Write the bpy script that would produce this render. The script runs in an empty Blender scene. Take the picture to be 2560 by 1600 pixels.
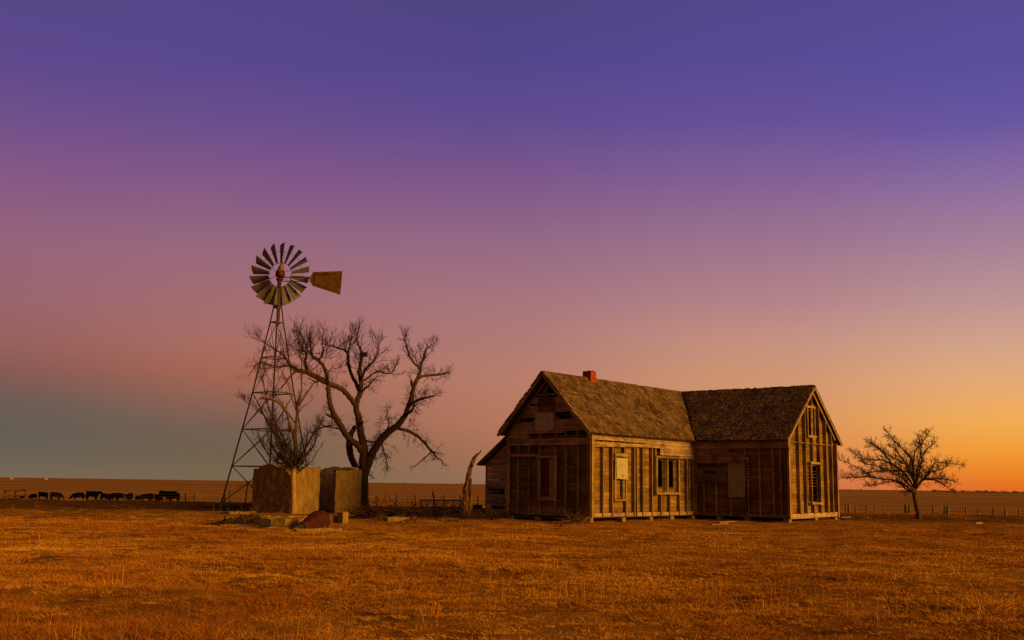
import bpy, math, random
import numpy as np
from mathutils import Vector, Matrix
random.seed(11); RNG = np.random.default_rng(5)
S = bpy.context.scene
# ------------------------------------------------------------------ camera
FPX = 2650.0; EYE = 1.5
TH = math.atan(411.5 / FPX); PH = math.radians(0.828)
Rw = Vector((1, 0, 0)); Fw = Vector((0, math.cos(TH), math.sin(TH))); Uw = Vector((0, -math.sin(TH), math.cos(TH)))
Rc = math.cos(PH) * Rw + math.sin(PH) * Uw; Uc = -math.sin(PH) * Rw + math.cos(PH) * Uw
ORG = Vector((0, 0, EYE))
cam_d = bpy.data.cameras.new('camera'); cam_d.sensor_width = 36; cam_d.lens = 36 * FPX / 2560
cam_d.clip_start = 0.1; cam_d.clip_end = 30000
cam = bpy.data.objects.new('camera', cam_d); S.collection.objects.link(cam)
cam.matrix_world = Matrix(((Rc.x, Uc.x, -Fw.x, 0), (Rc.y, Uc.y, -Fw.y, 0), (Rc.z, Uc.z, -Fw.z, EYE), (0, 0, 0, 1)))
S.camera = cam
S.view_settings.view_transform = 'Standard'; S.view_settings.look = 'None'
S.view_settings.exposure = 0.0; S.view_settings.gamma = 1.0; S.view_settings.use_curve_mapping = False
S.cycles.use_denoising = False
S.cycles.max_bounces = 6; S.cycles.diffuse_bounces = 3

# ------------------------------------------------------------------ sky and sun
SUN_AZ = math.radians(123); SUN_EL = math.radians(13)
sl = bpy.data.lights.new('sun', 'SUN'); sl.energy = 4.3; sl.angle = math.radians(24); sl.color = (1.0, 0.53, 0.08)
so = bpy.data.objects.new('sun', sl); S.collection.objects.link(so)
sd = Vector((math.sin(SUN_AZ) * math.cos(SUN_EL), math.cos(SUN_AZ) * math.cos(SUN_EL), math.sin(SUN_EL)))
so.rotation_euler = sd.to_track_quat('Z', 'Y').to_euler()
so.location = (60, 0, 30)

def s2l(c):
    return tuple(((x / 255) / 12.92 if x / 255 <= .04045 else ((x / 255 + .055) / 1.055) ** 2.4) for x in c)

world = bpy.data.worlds.new('World'); S.world = world; world.use_nodes = True
wt = world.node_tree; wt.nodes.clear()
def wn(t, **k):
    n = wt.nodes.new(t)
    for a, b in k.items(): setattr(n, a, b)
    return n
def wl(a, b): wt.links.new(a, b)
tc = wn('ShaderNodeTexCoord'); sep = wn('ShaderNodeSeparateXYZ'); wl(tc.outputs['Generated'], sep.inputs[0])
asn = wn('ShaderNodeMath', operation='ARCSINE'); wl(sep.outputs['Z'], asn.inputs[0])
el = wn('ShaderNodeMapRange'); el.inputs['From Min'].default_value = math.radians(-4); el.inputs['From Max'].default_value = math.radians(56)
wl(asn.outputs[0], el.inputs['Value'])
az = wn('ShaderNodeMath', operation='ARCTAN2'); wl(sep.outputs['X'], az.inputs[0]); wl(sep.outputs['Y'], az.inputs[1])
def ramp(stops, px=1210):
    r = wn('ShaderNodeValToRGB'); e = r.color_ramp.elements
    pts = []
    for py, c in stops:
        rd = (Fw + (px - 1280) / FPX * Rc - (py - 800) / FPX * Uc).normalized()
        deg = math.degrees(math.asin(rd.z)) if py >= 0 else -py
        pts.append(((deg + 4) / 60, s2l(c)))
    pts.sort()
    e[0].position = pts[0][0]; e[0].color = (*pts[0][1], 1)
    e[1].position = pts[-1][0]; e[1].color = (*pts[-1][1], 1)
    for p, c in pts[1:-1]:
        q = e.new(p); q.color = (*c, 1)
    r.color_ramp.interpolation = 'LINEAR'
    wl(el.outputs[0], r.inputs[0]); return r
ZEN = (-55, (44, 38, 66))
SKY_L = ramp([ZEN, (0, (87, 72, 138)), (150, (94, 73, 141)), (300, (114, 81, 139)), (450, (135, 89, 133)), (600, (150, 101, 122)), (750, (154, 101, 108)), (850, (153, 97, 93)), (930, (134, 90, 84)), (1000, (108, 92, 86)), (1080, (100, 94, 85)), (1150, (108, 98, 83)), (1193, (119, 103, 82))], 0)
SKY_K = ramp([ZEN, (0, (84, 70, 136)), (150, (88, 71, 141)), (300, (105, 78, 141)), (450, (131, 87, 136)), (600, (150, 104, 126)), (750, (163, 109, 113)), (850, (169, 110, 100)), (930, (168, 104, 84)), (1000, (146, 99, 82)), (1070, (120, 95, 80)), (1130, (114, 96, 76)), (1201, (122, 101, 76))], 620)
SKY_M = ramp([ZEN, (0, (80, 68, 130)), (150, (84, 70, 140)), (300, (96, 76, 143)), (450, (125, 87, 138)), (600, (148, 104, 132)), (750, (166, 116, 124)), (850, (174, 120, 114)), (950, (181, 123, 105)), (1050, (179, 118, 92)), (1120, (166, 112, 84)), (1211, (142, 108, 84))], 1210)
SKY_N = ramp([ZEN, (0, (83, 72, 140)), (150, (87, 74, 148)), (300, (102, 81, 150)), (450, (131, 96, 148)), (600, (156, 114, 141)), (750, (178, 130, 134)), (850, (196, 143, 126)), (950, (207, 148, 112)), (1050, (214, 146, 96)), (1130, (216, 136, 84)), (1218, (206, 116, 80))], 1900)
SKY_R = ramp([ZEN, (0, (87, 76, 148)), (150, (90, 78, 156)), (300, (104, 86, 160)), (450, (140, 108, 159)), (600, (166, 128, 151)), (750, (190, 148, 146)), (850, (208, 162, 138)), (950, (228, 170, 118)), (1050, (243, 172, 84)), (1130, (242, 155, 52)), (1180, (236, 132, 36)), (1229, (226, 106, 34))], 2520)
SKY_S = ramp([ZEN, (0, (110, 88, 120)), (300, (150, 110, 115)), (600, (215, 160, 110)), (850, (250, 195, 90)), (1050, (255, 190, 60)), (1240, (250, 130, 30))])
SKY_B = ramp([ZEN, (0, (76, 60, 68)), (300, (98, 72, 68)), (600, (124, 86, 66)), (900, (142, 95, 62)), (1211, (130, 82, 48))])
def mixc(a, b, lo, hi):
    f = wn('ShaderNodeMapRange', interpolation_type='SMOOTHSTEP')
    f.inputs['From Min'].default_value = math.radians(lo); f.inputs['From Max'].default_value = math.radians(hi)
    wl(az.outputs[0], f.inputs['Value'])
    m = wn('ShaderNodeMix', data_type='RGBA'); wl(f.outputs[0], m.inputs['Factor']); wl(a, m.inputs['A']); wl(b, m.inputs['B'])
    return m.outputs['Result']
sky = mixc(SKY_B.outputs[0], SKY_L.outputs[0], -75, -28)
sky = mixc(sky, SKY_K.outputs[0], -27, -13)
sky = mixc(sky, SKY_M.outputs[0], -14.5, -.5)
sky = mixc(sky, SKY_N.outputs[0], -2.5, 14)
sky = mixc(sky, SKY_R.outputs[0], 12, 26)
sky = mixc(sky, SKY_S.outputs[0], 27, 80)
sky = mixc(sky, SKY_B.outputs[0], 130, 175)
bg = wn('ShaderNodeBackground'); wl(sky, bg.inputs['Color']); bg.inputs['Strength'].default_value = 1.0
wo = wn('ShaderNodeOutputWorld'); wl(bg.outputs[0], wo.inputs['Surface'])

# ------------------------------------------------------------------ pixel helpers
def ray(px, py): return Fw + (px - 1280) / FPX * Rc - (py - 800) / FPX * Uc
def at(px, py, Y):
    d = ray(px, py); return ORG + d * (Y / d.y)
PROF = [(-3000, 0), (0, 0), (42, 0), (52, .07), (60, .12), (70, .02), (85, -.22), (100, -.6), (130, -1.2), (160, -1.85), (200, -2.75), (300, -4.2), (600, -4.9), (1500, -4.2), (4000, -1.2), (9000, 0.9), (40000, 1.2)]
def sst(a, b, x):
    t = np.clip((x - a) / (b - a), 0, 1); return t * t * (3 - 2 * t)
def _h(ix, iy, s):
    n = (ix * 374761393 + iy * 668265263 + s * 1442695041) & 0xffffffff
    n = ((n ^ (n >> 13)) * 1274126177) & 0xffffffff
    return ((n ^ (n >> 16)) & 0xffff) / 65535.0
def vnoise(x, y, s=0):
    x = np.asarray(x, float); y = np.asarray(y, float)
    ix = np.floor(x).astype(np.int64); iy = np.floor(y).astype(np.int64)
    fx = x - ix; fy = y - iy; fx = fx * fx * (3 - 2 * fx); fy = fy * fy * (3 - 2 * fy)
    a = _h(ix, iy, s); b = _h(ix + 1, iy, s); c = _h(ix, iy + 1, s); d = _h(ix + 1, iy + 1, s)
    return (a * (1 - fx) + b * fx) * (1 - fy) + (c * (1 - fx) + d * fx) * fy
def zgv(x, y):
    x = np.asarray(x, float); y = np.asarray(y, float)
    z = np.interp(y, [p[0] for p in PROF], [p[1] for p in PROF])
    z = z + .15 * sst(-6, -14, x) * sst(50, 58, y) * sst(75, 62, y)
    near = sst(130, 30, y) * sst(-60, -20, y) * sst(120, 60, np.abs(x))
    z = z + near * ((vnoise(x * .35, y * .35, 1) - .5) * .09 + (vnoise(x * 1.0, y * 1.3, 2) - .5) * .10 + (vnoise(x * 2.4, y * 2.4, 3) - .5) * .06)
    return z
def zg(x, y): return float(zgv(x, y))
def gh(px, py):
    d = ray(px, py); lo = 5.0
    t = 5.0
    while t < 4000:
        p = ORG + d * (t / d.y)
        if p.z < zg(p.x, p.y): break
        lo = t; t *= 1.01
    hi = t
    for _ in range(30):
        m = (lo + hi) / 2; p = ORG + d * (m / d.y)
        if p.z < zg(p.x, p.y): hi = m
        else: lo = m
    return ORG + d * (hi / d.y)
def onplane(px, py, p0, n):
    d = ray(px, py); t = (p0 - ORG).dot(n) / d.dot(n); return ORG + d * t

# ------------------------------------------------------------------ mesh builder
class MB:
    def __init__(s): s.V = []; s.F = []; s.T = []; s.U = []; s.sm = False
    def face(s, idx, tone=1.0, uv=None):
        s.F.append(tuple(idx)); s.T.append(tone); s.U.extend(uv if uv else [(0, 0)] * len(idx))
    def hexa(s, c, X, tone=None):
        """c: 8 corners (bottom 0-3 ccw, top 4-7); X: grain direction"""
        if tone is None: tone = random.uniform(.72, 1.25)
        b = len(s.V); s.V.extend([tuple(p) for p in c])
        X = Vector(X).normalized(); o = (random.uniform(0, 90), random.uniform(0, 90))
        for f in ((0, 3, 2, 1), (4, 5, 6, 7), (0, 1, 5, 4), (1, 2, 6, 5), (2, 3, 7, 6), (3, 0, 4, 7)):
            p = [Vector(c[i]) for i in f]
            n = (p[1] - p[0]).cross(p[2] - p[0]); Y = n.cross(X)
            if Y.length < 1e-9: Y = X.orthogonal()
            Y.normalize()
            s.face([b + i for i in f], tone, [(q.dot(X) + o[0], q.dot(Y) + o[1]) for q in p])
    def board(s, o, X, Y, Z, tone=None):
        o = Vector(o); X = Vector(X); Y = Vector(Y); Z = Vector(Z)
        if X.cross(Y).dot(Z) < 0: o = o + Z; Z = -Z
        s.hexa([o, o + X, o + X + Y, o + Y, o + Z, o + X + Z, o + X + Y + Z, o + Y + Z], X, tone)
    def bar(s, p0, p1, w, h, up=(0, 0, 1), tone=None):
        p0 = Vector(p0); p1 = Vector(p1); X = p1 - p0; up = Vector(up)
        if abs(X.normalized().dot(up)) > .98: up = Vector((1, 0, 0))
        Y = up.cross(X).normalized() * w; Z = X.cross(Y).normalized() * h
        s.board(p0 - Y / 2 - Z / 2, X, Y, Z, tone)
    def tube(s, pts, rad, n=6, cap=True, tone=1.0):
        pts = [Vector(p) for p in pts]; k = len(pts); b = len(s.V); prev = None
        for i, p in enumerate(pts):
            t = (pts[min(i + 1, k - 1)] - pts[max(i - 1, 0)])
            if t.length < 1e-9: t = Vector((0, 0, 1))
            t.normalize()
            if prev is None: a = t.orthogonal().normalized()
            else:
                a = prev - t * prev.dot(t)
                a = a.normalized() if a.length > 1e-6 else t.orthogonal().normalized()
            prev = a; c = t.cross(a); r = rad[i] if hasattr(rad, '__len__') else rad
            for j in range(n):
                w = 2 * math.pi * j / n; s.V.append(tuple(p + a * (r * math.cos(w)) + c * (r * math.sin(w))))
        for i in range(k - 1):
            for j in range(n):
                j2 = (j + 1) % n
                s.face((b + i * n + j, b + i * n + j2, b + (i + 1) * n + j2, b + (i + 1) * n + j), tone)
        if cap:
            s.face([b + j for j in range(n)][::-1], tone); s.face([b + (k - 1) * n + j for j in range(n)], tone)
    def lathe(s, prof, M, n=20, tone=1.0, caps=(True, True)):
        b = len(s.V)
        for r, z in prof:
            for j in range(n):
                w = 2 * math.pi * j / n; s.V.append(tuple(M @ Vector((r * math.cos(w), r * math.sin(w), z))))
        k = len(prof)
        for i in range(k - 1):
            for j in range(n):
                j2 = (j + 1) % n
                s.face((b + i * n + j, b + i * n + j2, b + (i + 1) * n + j2, b + (i + 1) * n + j), tone)
        if caps[0]: s.face([b + j for j in range(n)][::-1], tone)
        if caps[1]: s.face([b + (k - 1) * n + j for j in range(n)], tone)
    def slab(s, poly, N, tone=1.0):
        """extrude polygon (points) by vector N"""
        poly = [Vector(p) for p in poly]; N = Vector(N); b = len(s.V); k = len(poly)
        s.V.extend([tuple(p) for p in poly]); s.V.extend([tuple(p + N) for p in poly])
        X = (poly[1] - poly[0]).normalized(); Y = N.normalized().cross(X)
        uv = [(p.dot(X), p.dot(Y)) for p in poly]
        s.face(list(range(b, b + k))[::-1], tone, uv[::-1]); s.face(range(b + k, b + 2 * k), tone, uv)
        for i in range(k):
            j = (i + 1) % k; s.face((b + i, b + j, b + k + j, b + k + i), tone)
    def build(s, name, m, parent=None, smooth=False, loc=None):
        me = bpy.data.meshes.new(name)
        off = Vector(loc) if loc is not None else Vector((0, 0, 0))
        me.from_pydata([tuple(Vector(v) - off) for v in s.V], [], s.F)
        a = me.attributes.new('tone', 'FLOAT', 'FACE'); a.data.foreach_set('value', s.T)
        u = me.uv_layers.new(name='grain'); u.data.foreach_set('uv', np.array(s.U, dtype=np.float32).ravel())
        me.materials.append(m)
        if smooth: me.polygons.foreach_set('use_smooth', [True] * len(me.polygons))
        o = bpy.data.objects.new(name, me); S.collection.objects.link(o); o.location = off
        if parent is not None: o.parent = parent
        return o
def tag(o, label=None, cat=None, group=None, kind=None):
    if label: o['label'] = label
    if cat: o['category'] = cat
    if group: o['group'] = group
    if kind: o['kind'] = kind
    return o
def thing(name, loc, label, cat, rz=0, group=None):
    o = bpy.data.objects.new(name, None); S.collection.objects.link(o); o.location = loc; o.rotation_euler = (0, 0, rz)
    o.empty_display_size = .3
    return tag(o, label, cat, group)

# ------------------------------------------------------------------ materials
def mat(name):
    m = bpy.data.materials.new(name); m.use_nodes = True; nt = m.node_tree; nt.nodes.clear()
    def N(t, **k):
        n = nt.nodes.new(t)
        for a, b in k.items(): setattr(n, a, b)
        return n
    b = N('ShaderNodeBsdfPrincipled'); o = N('ShaderNodeOutputMaterial'); nt.links.new(b.outputs[0], o.inputs[0])
    b.inputs['Roughness'].default_value = .9; b.inputs['Specular IOR Level'].default_value = .15
    return m, nt, N, b
def rampn(N, nt, src, stops):
    r = N('ShaderNodeValToRGB'); e = r.color_ramp.elements
    e[0].position = stops[0][0]; e[0].color = (*stops[0][1], 1); e[1].position = stops[-1][0]; e[1].color = (*stops[-1][1], 1)
    for p, c in stops[1:-1]: q = e.new(p); q.color = (*c, 1)
    nt.links.new(src, r.inputs[0]); return r.outputs[0]
def noise(N, nt, vec, scale, detail=4, rough=.6):
    n = N('ShaderNodeTexNoise'); n.inputs['Scale'].default_value = scale; n.inputs['Detail'].default_value = detail; n.inputs['Roughness'].default_value = rough
    if vec is not None: nt.links.new(vec, n.inputs['Vector'])
    return n.outputs['Fac']
def mapped(N, nt, vec, sc):
    m = N('ShaderNodeMapping'); m.inputs['Scale'].default_value = sc; nt.links.new(vec, m.inputs['Vector']); return m.outputs[0]
def mul(N, nt, col, fac):
    m = N('ShaderNodeMix', data_type='RGBA', blend_type='MULTIPLY'); m.inputs['Factor'].default_value = 1
    nt.links.new(col, m.inputs['A']); nt.links.new(fac, m.inputs['B']); return m.outputs['Result']
def mixn(N, nt, a, b, f):
    m = N('ShaderNodeMix', data_type='RGBA'); nt.links.new(f, m.inputs['Factor']); nt.links.new(a, m.inputs['A']); nt.links.new(b, m.inputs['B']); return m.outputs['Result']
def bumpn(N, nt, b, h, st, dist=.02):
    u = N('ShaderNodeBump'); u.inputs['Strength'].default_value = st; u.inputs['Distance'].default_value = dist
    nt.links.new(h, u.inputs['Height']); nt.links.new(u.outputs[0], b.inputs['Normal'])
def wood(name, dark, mid, light, stain=(.35, .25, .16)):
    m, nt, N, b = mat(name); t = N('ShaderNodeTexCoord')
    g = noise(N, nt, mapped(N, nt, t.outputs['UV'], (1.6, 34, 1)), 1.0, 6, .7)
    c = rampn(N, nt, g, [(.28, dark), (.5, mid), (.74, light)])
    st = noise(N, nt, t.outputs['Object'], 1.3, 5, .65)
    c = mul(N, nt, c, rampn(N, nt, st, [(.35, (.55, .47, .42)), (.55, (1, 1, 1)), (.7, (1.12, 1.08, 1.0))]))
    a = N('ShaderNodeAttribute', attribute_name='tone'); c = mul(N, nt, c, a.outputs['Fac'])
    nt.links.new(c, b.inputs['Base Color']); bumpn(N, nt, b, g, .5, .01); return m
def spotty(name, stops, scale=6, obj=True, rough=.85, metal=0, bump=.3, dist=.02, stretch=(1, 1, 1), spec=.2):
    m, nt, N, b = mat(name); t = N('ShaderNodeTexCoord')
    v = mapped(N, nt, t.outputs['Object'], stretch)
    g = noise(N, nt, v, scale, 8, .68); c = rampn(N, nt, g, stops)
    a = N('ShaderNodeAttribute', attribute_name='tone'); c = mul(N, nt, c, a.outputs['Fac'])
    nt.links.new(c, b.inputs['Base Color']); b.inputs['Roughness'].default_value = rough; b.inputs['Metallic'].default_value = metal
    b.inputs['Specular IOR Level'].default_value = spec
    g2 = noise(N, nt, v, scale * 4, 5, .7); bumpn(N, nt, b, g2, bump, dist); return m
M = {}
M['siding'] = wood('weathered_siding', (.11, .066, .036), (.33, .21, .115), (.48, .33, .19))
M['lining'] = wood('inner_planks', (.08, .04, .009), (.28, .16, .035), (.43, .265, .062))
M['stud'] = wood('stud_timber', (.10, .055, .018), (.23, .145, .05), (.33, .215, .08))
M['trim'] = wood('trim_boards', (.14, .085, .03), (.31, .20, .075), (.42, .29, .115))
M['shingle'] = wood('wood_shingles', (.045, .025, .010), (.15, .085, .031), (.33, .195, .08))
M['deck'] = wood('roof_boards', (.04, .025, .012), (.09, .055, .028), (.13, .085, .045))
M['panel'] = spotty('grey_sheet', [(.3, (.26, .22, .14)), (.55, (.42, .36, .25)), (.75, (.52, .46, .33))], 7)
M['pale'] = spotty('pale_board', [(.28, (.2, .14, .06)), (.45, (.40, .33, .18)), (.75, (.49, .41, .24))], 5)
M['redboard'] = spotty('red_brown_board', [(.3, (.06, .012, .006)), (.6, (.16, .03, .012)), (.8, (.2, .06, .03))], 5)
M['rustboard'] = wood('rust_boards', (.07, .03, .02), (.17, .08, .05), (.27, .17, .12))
M['lit_tone_concrete'] = spotty('concrete_lit_tone', [(.3, (.30, .20, .08)), (.5, (.5, .36, .16)), (.72, (.6, .45, .22))], 2.0, bump=.6, dist=.04, stretch=(1.5, 1.5, .5))  # brightened copy of the old concrete, paints light onto the dim shed interior
M['concrete'] = spotty('old_concrete', [(.3, (.14, .075, .018)), (.5, (.27, .155, .036)), (.72, (.36, .22, .06))], 2.0, bump=.7, dist=.05, stretch=(1.8, 1.8, .8))
M['dirt'] = spotty('dark_dirt', [(.3, (.035, .015, .003)), (.55, (.11, .05, .009)), (.75, (.22, .11, .02))], 5, bump=.9, dist=.08)
M['bark'] = spotty('bark', [(.3, (.03, .014, .006)), (.55, (.075, .036, .014)), (.75, (.14, .075, .03))], 6, bump=.9, dist=.03, stretch=(3, 3, .6))
M['twig'] = spotty('twig_bark', [(.3, (.025, .011, .005)), (.7, (.06, .026, .012))], 6, bump=0)
M['deadwood'] = spotty('dead_wood', [(.3, (.05, .022, .007)), (.55, (.14, .068, .02)), (.75, (.28, .15, .05))], 6, bump=.8, dist=.03, stretch=(3, 3, .5))
M['lit_tone_wood'] = spotty('trunk_wood_lit_tone', [(.3, (.20, .105, .03)), (.55, (.40, .235, .075)), (.75, (.52, .33, .12))], 6, bump=.8, dist=.03, stretch=(4, 4, .4))  # paler wood for the lower trunk, its sunlit look put into the colour
M['steel'] = spotty('old_galvanised_steel', [(.3, (.07, .05, .03)), (.6, (.15, .11, .07)), (.8, (.10, .05, .025))], 9, rough=.7, metal=.2)
M['iron'] = spotty('dark_iron', [(.35, (.035, .022, .015)), (.65, (.075, .045, .028))], 9, rough=.7, metal=.2)
M['blade'] = spotty('windmill_blades', [(.3, (.13, .105, .085)), (.6, (.22, .185, .155)), (.8, (.27, .23, .195))], 4, rough=.65, metal=.25)
M['rust'] = spotty('rust', [(.3, (.02, .004, .002)), (.55, (.062, .012, .004)), (.75, (.10, .028, .007))], 6, bump=.4)
M['cow'] = spotty('black_hide', [(.3, (.002, .0015, .0015)), (.7, (.005, .0035, .003))], 4, rough=.9, spec=.03)
M['post'] = wood('post_wood', (.08, .045, .018), (.19, .115, .05), (.30, .19, .09))
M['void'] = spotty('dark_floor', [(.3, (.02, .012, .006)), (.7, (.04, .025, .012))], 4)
# brick for the chimney
m, nt, N, b = mat('red_brick'); t = N('ShaderNodeTexCoord'); br = N('ShaderNodeTexBrick')
mp = N('ShaderNodeMapping'); mp.inputs['Rotation'].default_value = (0, 0, 0); nt.links.new(t.outputs['UV'], br.inputs['Vector'])
br.inputs['Color1'].default_value = (.42, .075, .010, 1); br.inputs['Color2'].default_value = (.30, .035, .015, 1); br.inputs['Mortar'].default_value = (.22, .07, .04, 1)
br.inputs['Scale'].default_value = 4.5; br.inputs['Mortar Size'].default_value = .018
g = noise(N, nt, t.outputs['Object'], 9, 4); c = mul(N, nt, br.outputs['Color'], rampn(N, nt, g, [(.3, (.6, .6, .6)), (.7, (1.2, 1.2, 1.2))]))
nt.links.new(c, b.inputs['Base Color']); bumpn(N, nt, b, br.outputs['Fac'], -.4, .01); M['brick'] = m
# tail vane: tan paint with rust
m, nt, N, b = mat('rusted_vane_sheet'); t = N('ShaderNodeTexCoord')
g = noise(N, nt, t.outputs['Object'], 1.6, 7, .7); g2 = noise(N, nt, t.outputs['Object'], 9, 5, .6)
c1 = rampn(N, nt, g2, [(.3, (.075, .038, .012)), (.7, (.135, .072, .022))]); c2 = rampn(N, nt, g2, [(.3, (.05, .008, .003)), (.7, (.09, .02, .006))])
f = rampn(N, nt, g, [(.52, (0, 0, 0)), (.64, (1, 1, 1))]); nt.links.new(mixn(N, nt, c1, c2, f), b.inputs['Base Color']); M['vane'] = m
# gearbox hood: red below, worn pale above
m, nt, N, b = mat('red_and_pale_hood'); t = N('ShaderNodeTexCoord'); sp = N('ShaderNodeSeparateXYZ'); nt.links.new(t.outputs['Object'], sp.inputs[0])
g = noise(N, nt, t.outputs['Object'], 5, 5, .6)
ad = N('ShaderNodeMath', operation='MULTIPLY_ADD'); nt.links.new(g, ad.inputs[0]); ad.inputs[1].default_value = .35; nt.links.new(sp.outputs['Z'], ad.inputs[2])
red = rampn(N, nt, g, [(.3, (.045, .004, .003)), (.7, (.10, .009, .005))]); pale = rampn(N, nt, g, [(.42, (.09, .025, .012)), (.6, (.24, .13, .08))])
f = rampn(N, nt, ad.outputs[0], [(.5, (0, 0, 0)), (.66, (1, 1, 1))]); nt.links.new(mixn(N, nt, red, pale, f), b.inputs['Base Color']); b.inputs['Roughness'].default_value = .5; M['hood'] = m
# ground
m, nt, N, b = mat('dry_pasture_soil'); geo = N('ShaderNodeNewGeometry'); P_ = geo.outputs['Position']
n1 = noise(N, nt, P_, .09, 5, .6); n2 = noise(N, nt, P_, .9, 6, .7); n3 = noise(N, nt, mapped(N, nt, P_, (1.0, 1.0, 1)), 14, 5, .75)
base = rampn(N, nt, n2, [(.3, (.20, .075, .009)), (.47, (.38, .165, .018)), (.62, (.52, .25, .028)), (.75, (.62, .33, .04))])
alt = rampn(N, nt, n2, [(.3, (.15, .05, .008)), (.5, (.32, .12, .014)), (.7, (.45, .20, .022))])
c = mixn(N, nt, base, alt, rampn(N, nt, n1, [(.42, (0, 0, 0)), (.6, (1, 1, 1))]))
c = mul(N, nt, c, rampn(N, nt, n3, [(.3, (.62, .56, .5)), (.52, (1, 1, 1)), (.75, (1.3, 1.3, 1.25))]))
# far fields: broad bands of stubble and bare earth
sp = N('ShaderNodeSeparateXYZ'); nt.links.new(P_, sp.inputs[0])
band = noise(N, nt, mapped(N, nt, P_, (.0006, .006, 0)), 1.0, 3, .5)
far = rampn(N, nt, band, [(.36, (.26, .11, .022)), (.47, (.46, .22, .04)), (.53, (.30, .13, .032)), (.62, (.46, .24, .075))])
mr = N('ShaderNodeMapRange'); mr.inputs['From Min'].default_value = 150; mr.inputs['From Max'].default_value = 420; nt.links.new(sp.outputs['Y'], mr.inputs['Value'])
c = mixn(N, nt, c, far, mr.outputs[0])
# bare trodden earth of the farmyard
yb = N('ShaderNodeMath', operation='MULTIPLY_ADD'); nt.links.new(n2, yb.inputs[0]); yb.inputs[1].default_value = 14; nt.links.new(sp.outputs['Y'], yb.inputs[2])
ym = N('ShaderNodeMapRange', interpolation_type='SMOOTHSTEP'); ym.inputs['From Min'].default_value = 55; ym.inputs['From Max'].default_value = 60; nt.links.new(yb.outputs[0], ym.inputs['Value'])
yn = N('ShaderNodeMapRange', interpolation_type='SMOOTHSTEP'); yn.inputs['From Min'].default_value = 76; yn.inputs['From Max'].default_value = 68; nt.links.new(yb.outputs[0], yn.inputs['Value'])
yx = N('ShaderNodeMath', operation='MULTIPLY'); nt.links.new(ym.outputs[0], yx.inputs[0]); nt.links.new(yn.outputs[0], yx.inputs[1])
dirtc = rampn(N, nt, n3, [(.3, (.07, .03, .008)), (.7, (.20, .09, .02))]); c = mixn(N, nt, c, dirtc, yx.outputs[0])
nt.links.new(c, b.inputs['Base Color']); b.inputs['Roughness'].default_value = 1; b.inputs['Specular IOR Level'].default_value = 0
hb = N('ShaderNodeMath', operation='ADD'); nt.links.new(n2, hb.inputs[0]); nt.links.new(n3, hb.inputs[1]); bumpn(N, nt, b, hb.outputs[0], .7, .12); M['ground'] = m
# grass
def grassmat(name, a, bcol, cc):
    m, nt, N, b = mat(name); oi = N('ShaderNodeObjectInfo'); geo = N('ShaderNodeNewGeometry')
    n1 = noise(N, nt, geo.outputs['Position'], .16, 4, .6)
    c = rampn(N, nt, oi.outputs['Random'], [(.0, a), (.5, bcol), (1, cc)])
    c = mul(N, nt, c, rampn(N, nt, n1, [(.34, (.66, .5, .4)), (.5, (1.02, .93, .85)), (.64, (1.38, 1.4, 1.3))]))
    nt.links.new(c, b.inputs['Base Color']); b.inputs['Specular IOR Level'].default_value = .05; b.inputs['Roughness'].default_value = 1; return m
M['straw'] = grassmat('straw_grass', (.30, .12, .016), (.45, .205, .026), (.58, .30, .042))
M['russet'] = grassmat('russet_grass', (.26, .088, .013), (.36, .135, .018), (.44, .18, .026))

# ------------------------------------------------------------------ ground
def axis_pts(segs):
    out = []
    for a, b, st in segs:
        out += list(np.arange(a, b, st))
    return np.array(out + [segs[-1][1]])
gx = axis_pts([(-12000, -2000, 1000), (-2000, -300, 100), (-300, -60, 12), (-60, -36, 2), (-36, 36, .26), (36, 60, 2), (60, 300, 12), (300, 2000, 100), (2000, 12000, 1000)])
gy = axis_pts([(-3000, -200, 400), (-200, -10, 19), (-10, 6, 1), (6, 64, .22), (64, 130, 1.5), (130, 320, 6), (320, 1500, 60), (1500, 9000, 500), (9000, 24000, 3000)])
GX, GY = np.meshgrid(gx, gy); GZ = zgv(GX, GY)
V = np.stack([GX.ravel(), GY.ravel(), GZ.ravel()], 1); nx, ny = len(gx), len(gy)
ii = np.arange(nx * ny).reshape(ny, nx)
Fq = np.stack([ii[:-1, :-1].ravel(), ii[:-1, 1:].ravel(), ii[1:, 1:].ravel(), ii[1:, :-1].ravel()], 1)
me = bpy.data.meshes.new('ground'); me.from_pydata(V.tolist(), [], Fq.tolist()); me.materials.append(M['ground'])
me.polygons.foreach_set('use_smooth', [True] * len(me.polygons))
ground = bpy.data.objects.new('ground', me); S.collection.objects.link(ground); tag(ground, 'dry orange brown pasture running flat to the horizon', 'ground', kind='structure')

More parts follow.
